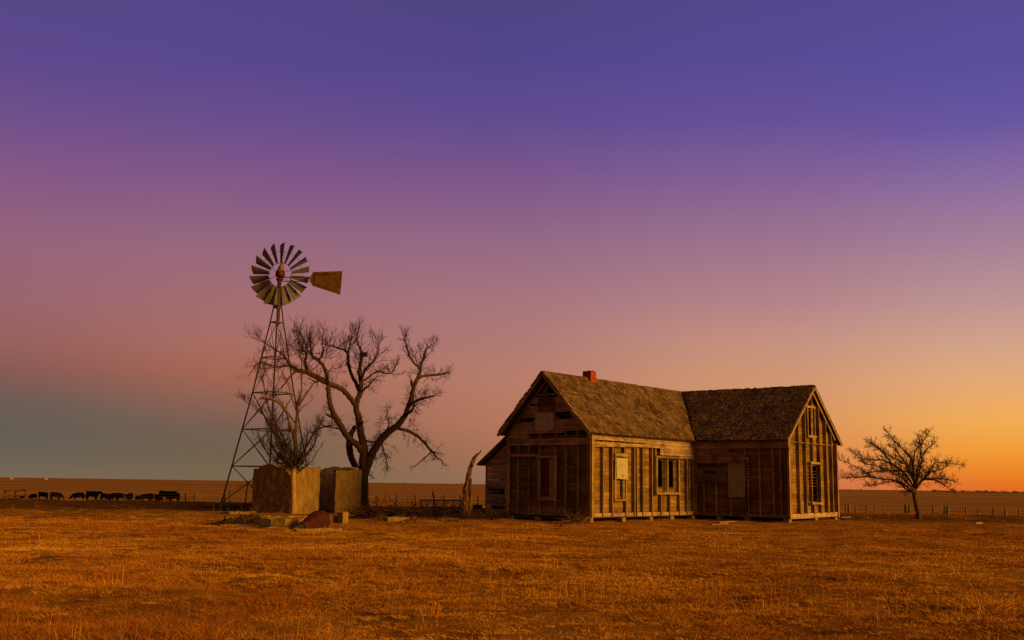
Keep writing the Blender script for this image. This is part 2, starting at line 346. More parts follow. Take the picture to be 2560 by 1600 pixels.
# ------------------------------------------------------------------ farmhouse (local frame: x along the gable front, y back along the sunlit side)
HA = math.radians(39.3)
hu = Vector((math.cos(HA), -math.sin(HA), 0)); hv = Vector((math.sin(HA), math.cos(HA), 0))
HP = Vector((3.279, 43.265, 0.0))
house = thing('farmhouse', HP, 'abandoned weathered wooden farmhouse with shingle roofs and bare wall studs', 'house', -HA)
def hloc(p): q = p - HP; return Vector((q.dot(hu), q.dot(hv), q.z))
WA, LA_, WB, PB = 4.39, 8.35, 5.4, 4.68
ZB, ZW, ZR = .23, 3.66, 6.2
BC = 11.05                                   # ridge line of the rear wing
class Fr:
    """wall frame: origin (a,b), direction d, outward normal n"""
    def __init__(s, o, d, n): s.o = Vector((*o, 0)); s.d = Vector((*d, 0)); s.n = Vector((*n, 0))
    def p(s, t, n, z): return s.o + s.d * t + s.n * n + Vector((0, 0, z))
    def px(s, x, y):
        wo_ = HP + hu * s.o.x + hv * s.o.y; wn_ = hu * s.n.x + hv * s.n.y
        q = hloc(onplane(x, y, wo_, wn_)) - s.o
        return q.dot(s.d), q.z
    def rect(s, x0, y0, x1, y1):
        a = s.px(x0, y0); c = s.px(x1, y1); return (a[0], c[1], c[0], a[1])     # s0,z0,s1,z1
FA = Fr((-WA, 0), (1, 0), (0, -1)); FS = Fr((0, 0), (0, 1), (1, 0)); FB = Fr((0, LA_), (1, 0), (0, -1)); FG = Fr((PB, LA_), (0, 1), (1, 0))
FL = Fr((-WA, 0), (0, 1), (-1, 0)); FK = Fr((-WA, LA_ + WB), (1, 0), (0, 1))
def brd(mb, fr, s0, z0, s1, z1, n0, n1, tone=None):
    """axis-aligned board in a wall frame; grain along its longer side"""
    X = fr.d * (s1 - s0); Y = Vector((0, 0, z1 - z0)); Z = fr.n * (n1 - n0); o = fr.p(s0, n0, z0)
    if abs(s1 - s0) >= abs(z1 - z0): mb.board(o, X, Y, Z, tone)
    else: mb.board(o, Y, X, Z, tone)
def dbrd(mb, fr, a, c, w, n0, n1, tone=None):
    p0 = fr.p(a[0], (n0 + n1) / 2, a[1]); p1 = fr.p(c[0], (n0 + n1) / 2, c[1]); X = p1 - p0; Y = fr.n.cross(X).normalized() * w
    mb.board(p0 - Y / 2 - fr.n * (n1 - n0) / 2, X, Y, fr.n * (n1 - n0), tone)
def rows(mb, fr, z0, z1, h, smin, smax, holes=(), n=0.0, th=.02, tilt=0.0, jit=.004, tone=(.72, 1.25), joint=(2.2, 4.2), gap=.006):
    f0 = smin if callable(smin) else (lambda z: smin); f1 = smax if callable(smax) else (lambda z: smax)
    z = z0
    while z < z1 - .03:
        zt = min(z + h - gap, z1); zm = (z + zt) / 2
        if f1(zm) - f0(zm) > .08:
            iv = [(f0(zm), f1(zm))]
            for (a, b0, c, d) in holes:
                if b0 < zm < d:
                    nv = []
                    for p, q in iv:
                        if c <= p or a >= q: nv.append((p, q)); continue
                        if a > p: nv.append((p, a))
                        if c < q: nv.append((c, q))
                    iv = nv
            for p, q in iv:
                e0 = f0(zm); e1 = f1(zm); cuts = [p]; x = p + random.uniform(.6, joint[1])
                while x < q - .5: cuts.append(x); x += random.uniform(*joint)
                cuts.append(q)
                for a, c in zip(cuts[:-1], cuts[1:]):
                    aa, cc = a + gap * .5, c - gap * .5
                    a0, a1 = (f0(z), f0(zt)) if abs(a - e0) < 1e-6 else (aa, aa)
                    c0, c1 = (f1(z), f1(zt)) if abs(c - e1) < 1e-6 else (cc, cc)
                    dz0 = random.uniform(-jit, jit); dz1 = random.uniform(-jit, jit); dn = random.uniform(0, jit)
                    nb = n + tilt + dn; nt_ = n + dn
                    mb.hexa([fr.p(a0, nt_ if 0 else nb - th, z + dz0), fr.p(c0, nb - th, z + dz1), fr.p(c0, nb, z + dz1), fr.p(a0, nb, z + dz0),
                             fr.p(a1, nt_ - th, zt + dz0), fr.p(c1, nt_ - th, zt + dz1), fr.p(c1, nt_, zt + dz1), fr.p(a1, nt_, zt + dz0)], fr.d, random.uniform(*tone))
        z += h
def stud_set(fr, wall, xs, n0=-.16, n1=0.0):
    for e in xs:
        mb = MB(); w = e.get('w', .062); s = e['s']
        j = random.uniform(-.015, .015); t = random.uniform(.8, 1.2)
        X0 = fr.p(s - w / 2, n0, e['z0']); L = Vector((0, 0, e['z1'] - e['z0'])) + fr.d * j
        mb.board(X0, L, fr.d * w, fr.n * (n1 - n0), t)
        mb.build('stud', M['stud'], wall)
kA = (ZR - 3.63) / (WA / 2 + .23); kB = (ZR - 3.63) / (BC - LA_ + .3)
# ---- front gable wall (in shade)
win = FA.rect(1349, 1146, 1384, 1243)
mb = MB(); rows(mb, FA, ZB + .05, 3.55, .17, 0.02, WA - .02, [win], n=-.165, th=.02, tone=(.5, .9), gap=.01)  # plank tones set darker than on the sunlit walls, shade put into the colour
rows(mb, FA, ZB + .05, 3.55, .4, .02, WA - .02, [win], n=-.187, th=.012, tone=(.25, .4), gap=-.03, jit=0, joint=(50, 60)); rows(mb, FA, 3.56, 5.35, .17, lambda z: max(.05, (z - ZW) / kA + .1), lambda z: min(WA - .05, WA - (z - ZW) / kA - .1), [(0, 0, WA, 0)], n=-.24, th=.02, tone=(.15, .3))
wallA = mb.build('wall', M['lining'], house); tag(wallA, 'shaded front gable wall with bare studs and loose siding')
sx = []
for x, w in ((1293, .065), (1320.8, .055), (1347, .085), (1387, .075), (1412.4, .075), (1443, .065), (1467.5, .05)):
    s, _ = FA.px(x, 1200); sx.append(dict(s=s, w=w, z0=.27, z1=3.72))
stud_set(FA, wallA, sx + [dict(s=.04, w=.09, z0=.25, z1=3.62), dict(s=WA - .05, w=.09, z0=.25, z1=3.62)])
mb = MB()
gl = lambda z: max(.04, (z - ZW) / kA - .02); gr_ = lambda z: min(WA - .04, WA - (z - ZW) / kA + .02)
zt_gap = FA.px(1365, 1083)[1]; ztop = FA.px(1365, 992)[1]; zb0 = FA.px(1365, 1113)[1]
holes = [FA.rect(1327, 1008, 1347, 1015), FA.rect(1299, 1045, 1339, 1053), FA.rect(1391, 1032, 1426, 1039), FA.rect(1398, 1041, 1431, 1047), FA.rect(1408, 1076, 1470, 1091), FA.rect(1319, 1087, 1410, 1095), FA.rect(1346, 994, 1387.5, 1033)]
rows(mb, FA, zb0, ztop, .098, gl, gr_, holes, n=.012, th=.014, tilt=.014, jit=.008, tone=(.75, 1.4))
m2 = MB(); rows(m2, FA, .26, .62, .13, .1, WA - .1, [], n=-.07, th=.03, tone=(.5, .8)); m2.build('sill_board', M['siding'], wallA)
brd(mb, FA, *FA.rect(1272, 1135, 1346, 1141.5), 0, .024)
dbrd(mb, FA, FA.px(1300, 1079), FA.px(1345, 1050), .12, .026, .05, .95); dbrd(mb, FA, FA.px(1322, 1031), FA.px(1346, 1014), .1, .026, .05, .9)
mb.build('siding', M['siding'], wallA)
mb = MB(); brd(mb, FA, -.02, .2, .15, 3.66, .028, .052, 1.0); mb.build('corner_board', M['trim'], wallA); mb = MB(); brd(mb, FA, WA - .1, .2, WA, 3.64, .028, .05, .6); mb.build('corner_board', M['trim'], wallA)
mb = MB(); s0 = FA.px(1365.7, 975)[0]
brd(mb, FA, s0 - .03, ztop - .05, s0 + .03, 5.55, -.08, 0, .8); z_ = FA.px(1365, 986)[1]
brd(mb, FA, FA.px(1346, 986)[0], z_ - .05, FA.px(1388, 986)[0], z_ + .03, -.06, .02, .8)
for sgn in (-1, 1):
    for q in (.16, .34):
        a = (WA / 2 + sgn * (WA / 2 - .02), ZW - q + .05); c = (WA / 2 + sgn * .05, ZR - .12 - q); dbrd(mb, FA, a, c, .13, -.16 if q > .2 else .03, -.12 if q > .2 else .06, .7)
mb.build('gable_framing', M['trim'], wallA)
w = MB(); brd(w, FA, *FA.rect(1343, 1140, 1391, 1145), 0, .07); brd(w, FA, *FA.rect(1345.5, 1145.5, 1349.5, 1243), .001, .045); brd(w, FA, *FA.rect(1383.5, 1145.5, 1390, 1243), .001, .045); brd(w, FA, *FA.rect(1345, 1241, 1388, 1252), 0, .05)
wi = w.build('window', M['trim'], house)
w = MB(); a = FA.rect(1349.6, 1146, 1371.5, 1243); brd(w, FA, *a, -.14, -.11, .8); w.build('red_board', M['redboard'], wi)
w = MB(); a = FA.rect(1371.5, 1147, 1383, 1243); k = 9
for i in range(k):                                            # torn rippled curtain strip
    s_a = a[0] + (a[2] - a[0]) * i / k; s_b = a[0] + (a[2] - a[0]) * (i + 1) / k; nn = -.075 + .018 * (-1) ** i
    w.hexa([FA.p(s_a, nn - .004, a[1] + .1 * random.random()), FA.p(s_b, -.15 - nn - .004, a[1] + .05), FA.p(s_b, -.15 - nn, a[1] + .05), FA.p(s_a, nn, a[1]),
            FA.p(s_a, nn - .004, a[3]), FA.p(s_b, -.15 - nn - .004, a[3]), FA.p(s_b, -.15 - nn, a[3]), FA.p(s_a, nn, a[3])], (0, 0, 1), 1.0)
w.build('curtain', M['panel'], wi)
w = MB(); a = FA.rect(1346, 994, 1388, 1032); rows(w, FA, a[1], a[3], .14, a[0], a[2], [], n=.055, th=.02, tone=(.6, 1.2)); ub = w.build('boarded_window', M['rustboard'], house)
tag(ub, 'boarded gable window above a grey sheet')
w = MB(); brd(w, FA, *FA.rect(1340.5, 1032.3, 1386.5, 1076), .05, .065, 1.0); w.build('grey_sheet', M['panel'], ub)
# ---- sunlit side wall
hs = FS.rect(1541, 1146, 1562, 1246); h1 = FS.rect(1644, 1145, 1664.5, 1226); h2 = FS.rect(1670, 1145, 1692, 1226)
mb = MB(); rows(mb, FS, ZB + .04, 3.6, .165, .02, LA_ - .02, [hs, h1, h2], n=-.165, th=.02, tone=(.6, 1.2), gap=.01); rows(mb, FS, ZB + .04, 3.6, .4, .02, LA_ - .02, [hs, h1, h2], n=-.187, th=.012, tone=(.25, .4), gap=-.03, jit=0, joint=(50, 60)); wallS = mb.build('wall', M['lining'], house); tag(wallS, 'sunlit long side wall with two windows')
sx = []
for x, y0, y1, w in ((1509, 0, 0, .06), (1532, 0, 0, .06), (1566, 1251, 1293, .06), (1562, 1100, 1133, .06), (1587.5, 0, 0, .07), (1593.5, 0, 0, .06), (1608.5, 0, 0, .06), (1631.5, 0, 0, .06), (1639.5, 1100, 1240, .06), (1653, 1237, 1293, .06), (1675, 1237, 1293, .06), (1699.5, 0, 0, .06), (1719, 0, 0, .06), (1734, 0, 0, .06)):
    s, _ = FS.px(x, 1190)
    z0, z1 = (.25, 3.6) if y0 == 0 else (FS.px(x, y1)[1], FS.px(x, y0)[1])
    sx.append(dict(s=s, w=w, z0=max(.25, z0), z1=min(3.6, z1)))
stud_set(FS, wallS, sx + [dict(s=.22, w=.08, z0=.25, z1=3.62), dict(s=LA_ - .045, w=.09, z0=.25, z1=3.62)])
mb = MB()
rows(mb, FS, FS.px(1477, 1098)[1], 3.68, .11, .0, LA_ - .05, [FS.rect(1478, 1095, 1512, 1099)], n=.01, th=.014, tilt=.012, jit=.006)
zq = FS.px(1530, 1106)[1]; s_ = FS.px(1608, 1108)[0]
dbrd(mb, FS, (.05, FS.px(1480, 1107)[1]), (s_ + .6, FS.px(1480, 1107)[1] + .02), .13, .0, .02, 1.15)
dbrd(mb, FS, (.05, FS.px(1480, 1113)[1] - .03), (FS.px(1587, 1116)[0], FS.px(1587, 1116)[1]), .06, .0, .02, 1.0)
dbrd(mb, FS, FS.px(1548, 1113), FS.px(1652, 1118), .07, .021, .04, 1.1)
ztop2 = FS.px(1477, 1098)[1]
rows(mb, FS, FS.px(1670, 1122)[1], ztop2, .11, FS.px(1612, 1112)[0], LA_ - .05, [], n=.01, th=.014, tilt=.012, jit=.006)
rows(mb, FS, FS.px(1690, 1146)[1], FS.px(1670, 1122)[1], .11, FS.px(1650, 1130)[0], LA_ - .05, [FS.rect(1636, 1139, 1700, 1240)], n=.01, th=.014, tilt=.012, jit=.006)
m2 = MB(); brd(m2, FS, .12, ZB, LA_ - .02, ZB + .17, -.085, -.05, 1.1); m2.build('sill_board', M['siding'], wallS)
mb.build('siding', M['siding'], wallS)
mb = MB(); brd(mb, FS, .0, .2, .11, 3.62, .028, .05, 1.15); mb.build('corner_board', M['trim'], wallS)
a = FS.rect(1639, 1139, 1697.6, 1235)
w = MB(); T_ = .1
brd(w, FS, a[0], a[3] - .09, a[2], a[3], 0, .05); brd(w, FS, a[0] - .05, a[1] - .02, a[2] + .05, a[1] + .06, 0, .09)
brd(w, FS, a[0], a[1] + .061, a[0] + T_, a[3] - .091, 0, .045); brd(w, FS, a[2] - .075, a[1] + .061, a[2], a[3] - .091, 0, .045)
mc = (FS.px(1664.5, 1190)[0] + FS.px(1671, 1190)[0]) / 2; brd(w, FS, mc - .07, a[1] + .061, mc - .012, a[3] - .091, -.02, .04); brd(w, FS, mc + .012, a[1] + .061, mc + .07, a[3] - .091, -.02, .04)
dw = w.build('window', M['trim'], house); tag(dw, 'open double window without glass')
w = MB(); 
for h_ in (h1, h2):
    brd(w, FS, h_[0] - .02, h_[1], h_[0] + .025, h_[3], -.165, -.13, .6); brd(w, FS, h_[0] + .026, h_[3] - .04, h_[2] - .026, h_[3], -.165, -.13, .6)
w.build('sash', M['trim'], dw)
a = FS.rect(1536, 1133, 1566, 1252); w = MB()
brd(w, FS, a[0], a[1] + .06, a[0] + .09, a[3], 0, .04); brd(w, FS, a[2] - .1, a[1] + .06, a[2], a[3] - .13, 0, .04); brd(w, FS, a[0] - .03, a[1], a[2] + .03, a[1] + .055, 0, .06); brd(w, FS, a[0] + .091, a[3] - .12, a[2] + .06, a[3], 0, .04)
w2 = w.build('window', M['trim'], house); tag(w2, 'narrow window half covered by a pale board')
w = MB(); p4 = [FS.px(*q) for q in ((1537.5, 1144.5), (1566, 1146.5), (1566.8, 1199), (1539, 1196.5))]; w.slab([FS.p(q[0], .05, q[1]) for q in p4], FS.n * .018, 1.0); w.build('pale_board', M['pale'], w2)
w = MB(); a = FS.rect(1541, 1199, 1556, 1246); rows(w, FS, a[1], a[3], .15, a[0], a[2], [], n=-.13, th=.015, tone=(.7, 1.0)); w.build('slat', M['lining'], w2)
# ---- recessed wall of the rear wing (in shade)
mb = MB(); dr = FB.rect(1820, 1153, 1862, 1243)
rows(mb, FB, ZB + .04, 3.6, .18, .02, PB - .02, [FB.rect(1737, 1160, 1800, 1168), dr], n=-.165, th=.02, tone=(.5, .9), gap=.01); rows(mb, FB, ZB + .04, 3.6, .4, .02, PB - .02, [dr], n=-.187, th=.012, tone=(.25, .4), gap=-.03, jit=0, joint=(50, 60)); wallB = mb.build('wall', M['lining'], house); tag(wallB, 'dark recessed wall between the two wings')  # planks toned down here too, painting in the shade of this wall
sx = []
for x, y0, y1 in ((1868, 1146, 1296), (1896.5, 1120, 1300), (1931, 1120, 1300), (1758.5, 1207, 1292), (1789.5, 1207, 1292), (1826, 1250, 1292), (1861.5, 1120, 1146), (1950, 1120, 1300)):
    s, z1 = FB.px(x, y0); z0 = FB.px(x, y1)[1]; sx.append(dict(s=s, w=.055, z0=max(.26, z0), z1=z1))
stud_set(FB, wallB, sx + [dict(s=.06, w=.1, z0=.26, z1=3.62), dict(s=PB - .05, w=.09, z0=.26, z1=3.62)])
mb = MB()
rows(mb, FB, FB.px(1850, 1121)[1], 3.68, .105, .03, PB, [], n=.01, th=.014, tilt=.012, tone=(.7, 1.2), jit=.006)
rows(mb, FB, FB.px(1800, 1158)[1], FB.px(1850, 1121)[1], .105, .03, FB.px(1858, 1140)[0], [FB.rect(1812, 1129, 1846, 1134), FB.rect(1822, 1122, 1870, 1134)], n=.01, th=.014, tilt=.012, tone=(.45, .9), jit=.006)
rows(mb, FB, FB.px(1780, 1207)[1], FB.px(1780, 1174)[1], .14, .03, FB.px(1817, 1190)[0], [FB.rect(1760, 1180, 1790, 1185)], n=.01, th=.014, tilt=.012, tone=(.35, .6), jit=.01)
dbrd(mb, FB, FB.px(1815, 1131), FB.px(1858, 1141), .08, .02, .04, .8)
brd(mb, FB, *FB.rect(1818, 1144, 1870, 1149), .011, .035, .8)
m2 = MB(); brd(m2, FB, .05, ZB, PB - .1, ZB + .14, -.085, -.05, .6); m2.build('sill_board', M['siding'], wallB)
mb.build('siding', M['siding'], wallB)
w = MB(); brd(w, FB, *FB.rect(1819, 1152, 1862.6, 1244), -.03, -.005, .62); dpanel = w.build('door', M['panel'], house); tag(dpanel, 'grey sheet covering the doorway')
w = MB(); a = FB.rect(1822, 1246, 1866, 1293); rows(w, FB, a[1], a[3], .15, a[0], a[2], [], n=-.05, th=.015, tone=(.5, .8)); w.build('lower_boards', M['lining'], dpanel)
# ---- sunlit gable wall of the rear wing
gz = lambda s: ZR - .1 - kB * abs(s - (BC - LA_))
g0 = lambda z: max(.02, (BC - LA_) - (ZR - .14 - z) / kB); g1 = lambda z: min(WB - .02, (BC - LA_) + (ZR - .14 - z) / kB)
hu_ = FG.rect(2019, 1021, 2036, 1091); hl_ = FG.rect(2029, 1159, 2052, 1256)
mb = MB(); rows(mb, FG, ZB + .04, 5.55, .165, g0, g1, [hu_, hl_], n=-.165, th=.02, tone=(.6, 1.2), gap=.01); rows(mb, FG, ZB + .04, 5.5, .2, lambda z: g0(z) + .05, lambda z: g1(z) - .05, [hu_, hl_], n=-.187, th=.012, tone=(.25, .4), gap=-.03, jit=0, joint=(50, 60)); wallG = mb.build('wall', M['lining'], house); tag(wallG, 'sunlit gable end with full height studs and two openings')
sx = []
for x in (2002.5, 2019.5, 2037.5, 2055, 2071.5, 2085):
    s, _ = FG.px(x, 1282); cut = [h_ for h_ in (hl_, hu_) if h_[0] - .05 < s < h_[2] + .05]; z_ = .36
    for h_ in cut: sx.append(dict(s=s, w=.06, z0=z_, z1=h_[1] - .1)); z_ = h_[3] + .11
    if gz(s) - .05 - z_ > .1: sx.append(dict(s=s, w=.06, z0=z_, z1=gz(s) - .05))
s_, _ = FG.px(1990, 1200)
stud_set(FG, wallG, sx + [dict(s=.2, w=.08, z0=.26, z1=3.6), dict(s=WB - .05, w=.1, z0=.26, z1=3.6)])
mb = MB(); brd(mb, FG, .0, .2, .1, 3.62, .0, .03, 1.15); mb.build('corner_board', M['trim'], wallG); mb = MB(); brd(mb, FG, WB - .12, .2, WB, 3.62, .0, .03, 1.0); mb.build('corner_board', M['trim'], wallG)
mb = MB()
m2 = MB(); dbrd(m2, FG, (.1, .3), (WB - .1, .34), .2, -.06, -.03, 1.35); m2.build('sill_board', M['siding'], wallG)
m2 = MB(); dbrd(m2, FG, (.1, .225), (WB * .55, .245), .07, .0, .03, 1.1); m2.build('skirt_board', M['siding'], wallG)
for sgn in (-1, 1): m2 = MB(); dbrd(m2, FG, (BC - LA_ + sgn * 2.5, gz(BC - LA_ + 2.5) - .12), (BC - LA_ + sgn * .04, ZR - .27), .16, .0, .025, .9); m2.build('frieze_board', M['siding'], wallG)
zc = FG.px(2000, 1107)[1]; m2 = MB(); brd(m2, FG, .12, zc, WB - .3, zc + .035, -.095, -.06, .9); m2.build('belt_board', M['siding'], wallG)
def frame(fr, a, name, label, t=.07, sill=True):
    w = MB(); brd(w, fr, a[0], a[1], a[0] + t, a[3], -.05, .04, 1.15); brd(w, fr, a[2] - t, a[1], a[2], a[3], -.05, .04, 1.0)
    brd(w, fr, a[0] - .04, a[3] + .001, a[2] + .04, a[3] + .1, -.05, .05, 1.15)
    if sill: brd(w, fr, a[0] - .03, a[1] - .09, a[2] + .06, a[1] - .001, -.05, .06, 1.2)
    o = w.build(name, M['trim'], house); tag(o, label); return o
frame(FG, FG.rect(2016.5, 1019, 2037.5, 1090), 'window', 'tall empty opening high in the gable', .07); frame(FG, FG.rect(2026.5, 1160, 2053, 1256), 'window', 'tall empty opening low in the gable', .055)
# ---- hidden walls: far side and back
mb = MB(); rows(mb, FL, ZB, 3.68, .14, 0, LA_ + WB, [], n=0, th=.02, tilt=.012); tag(mb.build('wall', M['siding'], house), 'far side wall clad in siding')
mb = MB(); rows(mb, FK, ZB, 3.68, .14, 0, WA + PB, [], n=0, th=.02, tilt=.012); rows(mb, FK, 3.68, 5.9, .14, lambda z: max(0, (z - ZW) / kA), lambda z: WA - (z - ZW) / kA, [], n=0, th=.02, tilt=.012); tag(mb.build('wall', M['siding'], house), 'back wall clad in siding')
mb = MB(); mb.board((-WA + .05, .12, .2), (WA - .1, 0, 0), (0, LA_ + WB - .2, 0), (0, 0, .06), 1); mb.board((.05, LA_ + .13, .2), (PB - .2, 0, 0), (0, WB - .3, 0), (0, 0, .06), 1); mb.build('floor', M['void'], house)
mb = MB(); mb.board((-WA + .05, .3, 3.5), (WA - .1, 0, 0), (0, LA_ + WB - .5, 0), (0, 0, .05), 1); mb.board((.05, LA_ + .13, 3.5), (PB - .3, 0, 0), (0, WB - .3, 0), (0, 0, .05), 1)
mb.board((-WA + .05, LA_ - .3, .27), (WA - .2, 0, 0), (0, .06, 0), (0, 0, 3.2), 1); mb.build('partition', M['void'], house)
# ---- piers
for (x, y) in ((-.15, .14), (-1.4, .15), (-2.8, .15), (-4.2, .15), (-.12, 2.4), (-.12, 4.6), (-.12, 6.3), (-.12, 8.2), (1.2, LA_ + .15), (2.6, LA_ + .15), (4.5, LA_ + .15), (4.5, LA_ + 2.9), (4.5, LA_ + 5.2), (-4.2, 5), (-4.2, 10), (-4.2, 13.5), (0, 13.5)):
    mb = MB(); w = random.uniform(.2, .3); q = HP + hu * x + hv * y; z0 = zg(q.x, q.y) - .1
    mb.board((x - w / 2, y - w / 2, z0), (w, 0, 0), (0, w, 0), (0, 0, .2 - z0), random.uniform(.8, 1.1)); mb.build('pier', M['concrete'], house)
# ---- roof
def sag(x, y): return -.05 * math.sin(x * .9 + y * .55) * .6 + .018 * math.sin(x * 3.1 - y * 2.3)
roof = MB(); deck = MB()
def slope(E, X, Tdir, length, xmin, xmax, poly, rowh=.145):
    """E: eave origin, X: along the eave, Tdir: unit up the slope; xmin/xmax(t)"""
    E = Vector(E); X = Vector(X); Tdir = Vector(Tdir); Nn = X.cross(Tdir).normalized()
    if Nn.z < 0: Nn = -Nn
    deck.slab([E + X * x + Tdir * t - Nn * .01 for x, t in poly], -Nn * .07, .9)
    t = -.03
    while t < length - .02:
        x = xmin(t) - random.uniform(0, .1); xe = xmax(t)
        while x < xe:
            w = random.uniform(.06, .15); w = min(w, max(.03, xe - x + .02))
            if random.random() < .975:
                t0 = t + random.uniform(-.028, .03); t1 = min(t + random.uniform(.26, .33), length + .035)
                rot = random.gauss(0, .022); lift = .026 + abs(random.gauss(0, .006)) + (.03 if random.random() < .025 else 0)
                c = E + X * (x + w / 2) + Tdir * t0; c = c + Nn * sag(c.x, c.y) * .5
                dx = (X * math.cos(rot) + Tdir * math.sin(rot)) * w; dt = (Tdir * math.cos(rot) - X * math.sin(rot)) * (t1 - t0)
                o = c - dx / 2 + Nn * lift
                roof.board(o, dt + Nn * (.004 - lift), dx, Nn * .012, random.choice((.5, .7, .8, .9, .95, 1.0, 1.05, 1.15, 1.3, 1.6)) * random.uniform(.88, 1.12))
            x += w + random.uniform(.002, .012)
        t += rowh
eA = .23; eB = .3; oA = .42; oB = .13; hA = WA / 2 + eA; hB = BC - LA_ + eB; rise = ZR - 3.63
TA = math.hypot(hA, rise); TB = math.hypot(hB, rise); yend = LA_ + WB + .3
# visible slope of the front wing: along +y, up towards -x
val = lambda t: BC - hB * (1 - t / TA) + oA         # along-coordinate where the valley lies
slope((eA, -oA, 3.63), (0, 1, 0), (-hA / TA, 0, rise / TA), TA, lambda t: 0, lambda t: val(t) - .09, [(0, 0), (val(0), 0), (val(TA), TA), (0, TA)])
# far side of the front wing
slope((-WA - eA, -oA, 3.63), (0, 1, 0), (hA / TA, 0, rise / TA), TA, lambda t: 0, lambda t: yend + oA, [(0, 0), (yend + oA, 0), (yend + oA, TA), (0, TA)])
# remaining back piece of the front wing's near slope
slope((eA, -oA, 3.63), (0, 1, 0), (-hA / TA, 0, rise / TA), TA, lambda t: oA + BC + hB * (1 - t / TA) + .02, lambda t: yend + oA, [(oA + BC, TA), (oA + BC + hB, 0), (yend + oA + .01, 0), (yend + oA, TA)])
# rear wing: front slope and back slope
vx = lambda t: eA - hA * t / TB
slope((0, BC - hB, 3.63), (1, 0, 0), (0, hB / TB, rise / TB), TB, lambda t: vx(t) + .1, lambda t: PB + oB, [(vx(0), 0), (PB + oB, 0), (PB + oB, TB), (vx(TB), TB)])
slope((0, BC + hB, 3.63), (1, 0, 0), (0, -hB / TB, rise / TB), TB, lambda t: vx(t) + .03, lambda t: PB + oB, [(vx(0), 0), (PB + oB, 0), (PB + oB, TB), (vx(TB), TB)])
# ridge caps
for p0, p1 in (((-WA / 2, -oA, ZR), (-WA / 2, yend, ZR)), ((-WA / 2, BC, ZR), (PB + oB, BC, ZR))):
    p0 = Vector(p0); p1 = Vector(p1); d = (p1 - p0); L = d.length; d.normalize(); sd_ = Vector((0, 0, 1)).cross(d); x = 0
    while x < L:
        l = random.uniform(.12, .3)
        if random.random() < .8:
            for sg, k_ in ((1, kA if abs(d.y) > .5 else kB), (-1, kA if abs(d.y) > .5 else kB)):
                dn = (sd_ * sg - Vector((0, 0, k_))).normalized() * random.uniform(.1, .15)
                nn = Vector((0, 0, 1)) * .014
                roof.board(p0 + d * x + Vector((0, 0, .03 + random.uniform(0, .02))), d * l, dn, nn)
        x += l * random.uniform(.8, 1.05)
rf = roof.build('roof', M['shingle'], house); deck.build('roof_boards', M['deck'], rf)
for sg, x0 in ((1, eA), (-1, -WA - eA)):          # rake boards of the front gable
    mb = MB(); mb.bar((x0 - sg * .02, -oA - .012, 3.56), (-WA / 2, -oA - .012, ZR - .09), .022, .11, (0, 0, 1), .95); mb.build('rake_board', M['trim'], rf)
for y0, sg in ((BC - hB, 1), (BC + hB, -1)):
    mb = MB(); mb.bar((PB + oB + .012, y0 + sg * .02, 3.55), (PB + oB + .012, BC, ZR - .09), .022, .1, (0, 0, 1), 1.1); mb.build('rake_board', M['trim'], rf)
mb = MB(); x0, x1, y0, y1 = -2.42, -1.98, 2.8, 3.22
mb.board((x0, y0, 5.6), (x1 - x0, 0, 0), (0, y1 - y0, 0), (0, 0, .93), 1); b_ = len(mb.V)
for i in range(7):
    mb.board((random.uniform(x0, x1 - .2), random.choice((y0, y1 - .1)), 6.532), (.2, 0, 0), (0, .1, 0), (0, 0, .05), random.uniform(.8, 1.1)) if i < 4 else None
tag(mb.build('chimney', M['brick'], rf), 'short red brick chimney')
# ---- lean-to on the far side
FT = Fr((-WA - 1.28, .12), (1, 0), (0, -1)); 
zt = lambda s: 2.40 + (3.33 - 2.40) * (s / 1.26)
mb = MB(); st0 = lambda z: max(0.0, (z - 2.40) / (.93 / 1.26))
rows(mb, FT, .2, 3.2, .125, st0, 1.27, [FT.rect(1216, 1219, 1261, 1233), FT.rect(1229, 1266, 1262, 1275)], n=.0, th=.018, tilt=.014, jit=.008, tone=(.7, 1.3))
FTl = Fr((-WA - 1.28, .12), (0, 1), (-1, 0)); rows(mb, FTl, .2, 2.38, .125, 0, 3.4, [], n=.0, th=.018, tilt=.014); FTb = Fr((-WA - 1.28, 3.5), (1, 0), (0, 1)); rows(mb, FTb, .2, 3.2, .125, st0, 1.27, [], n=.0, th=.018, tilt=.014)
lt = mb.build('lean_to', M['siding'], house); tag(lt, 'low lean-to shed against the far side wall')
mb = MB(); 
for x in (1231, 1247): s = FT.px(x, 1225)[0]; brd(mb, FT, s - .025, .3, s + .025, 2.3, -.09, -.02, .7)
brd(mb, FT, -.01, .15, .07, 2.40, .016, .035, 1.0); mb.build('lean_to_frame', M['stud'], lt)
mb = MB(); mb.board((-WA - 1.2, .3, .2), (1.15, 0, 0), (0, 3, 0), (0, 0, .04), 1); mb.board((-WA - 1.2, 1.0, .2), (1.15, 0, 0), (0, .04, 0), (0, 0, 2.2), 1); mb.build('lean_to_floor', M['void'], lt)
mb = MB(); p0 = Vector((-WA - 1.52, -.2, 2.30)); p1 = Vector((-WA - .02, -.2, 3.42)); T_ = p1 - p0; TL = T_.length; T_.normalize(); Nn = Vector((0, 1, 0)).cross(T_); Nn = Nn if Nn.z > 0 else -Nn
mb.slab([p0, p0 + Vector((0, 3.9, 0)), p1 + Vector((0, 3.9, 0)), p1], Nn * .06, .6)
t = -.02
while t < TL:
    y = 0
    while y < 3.9:
        w = random.uniform(.1, .2); mb.board(p0 + T_ * (t + random.uniform(-.03, .03)) + Vector((0, y, 0)) + Nn * .085, T_ * .27 - Nn * .022, (0, w, 0), Nn * .012, random.uniform(.5, 1.4)); y += w + .008
    t += .145
mb.build('lean_to_roof', M['shingle'], lt)

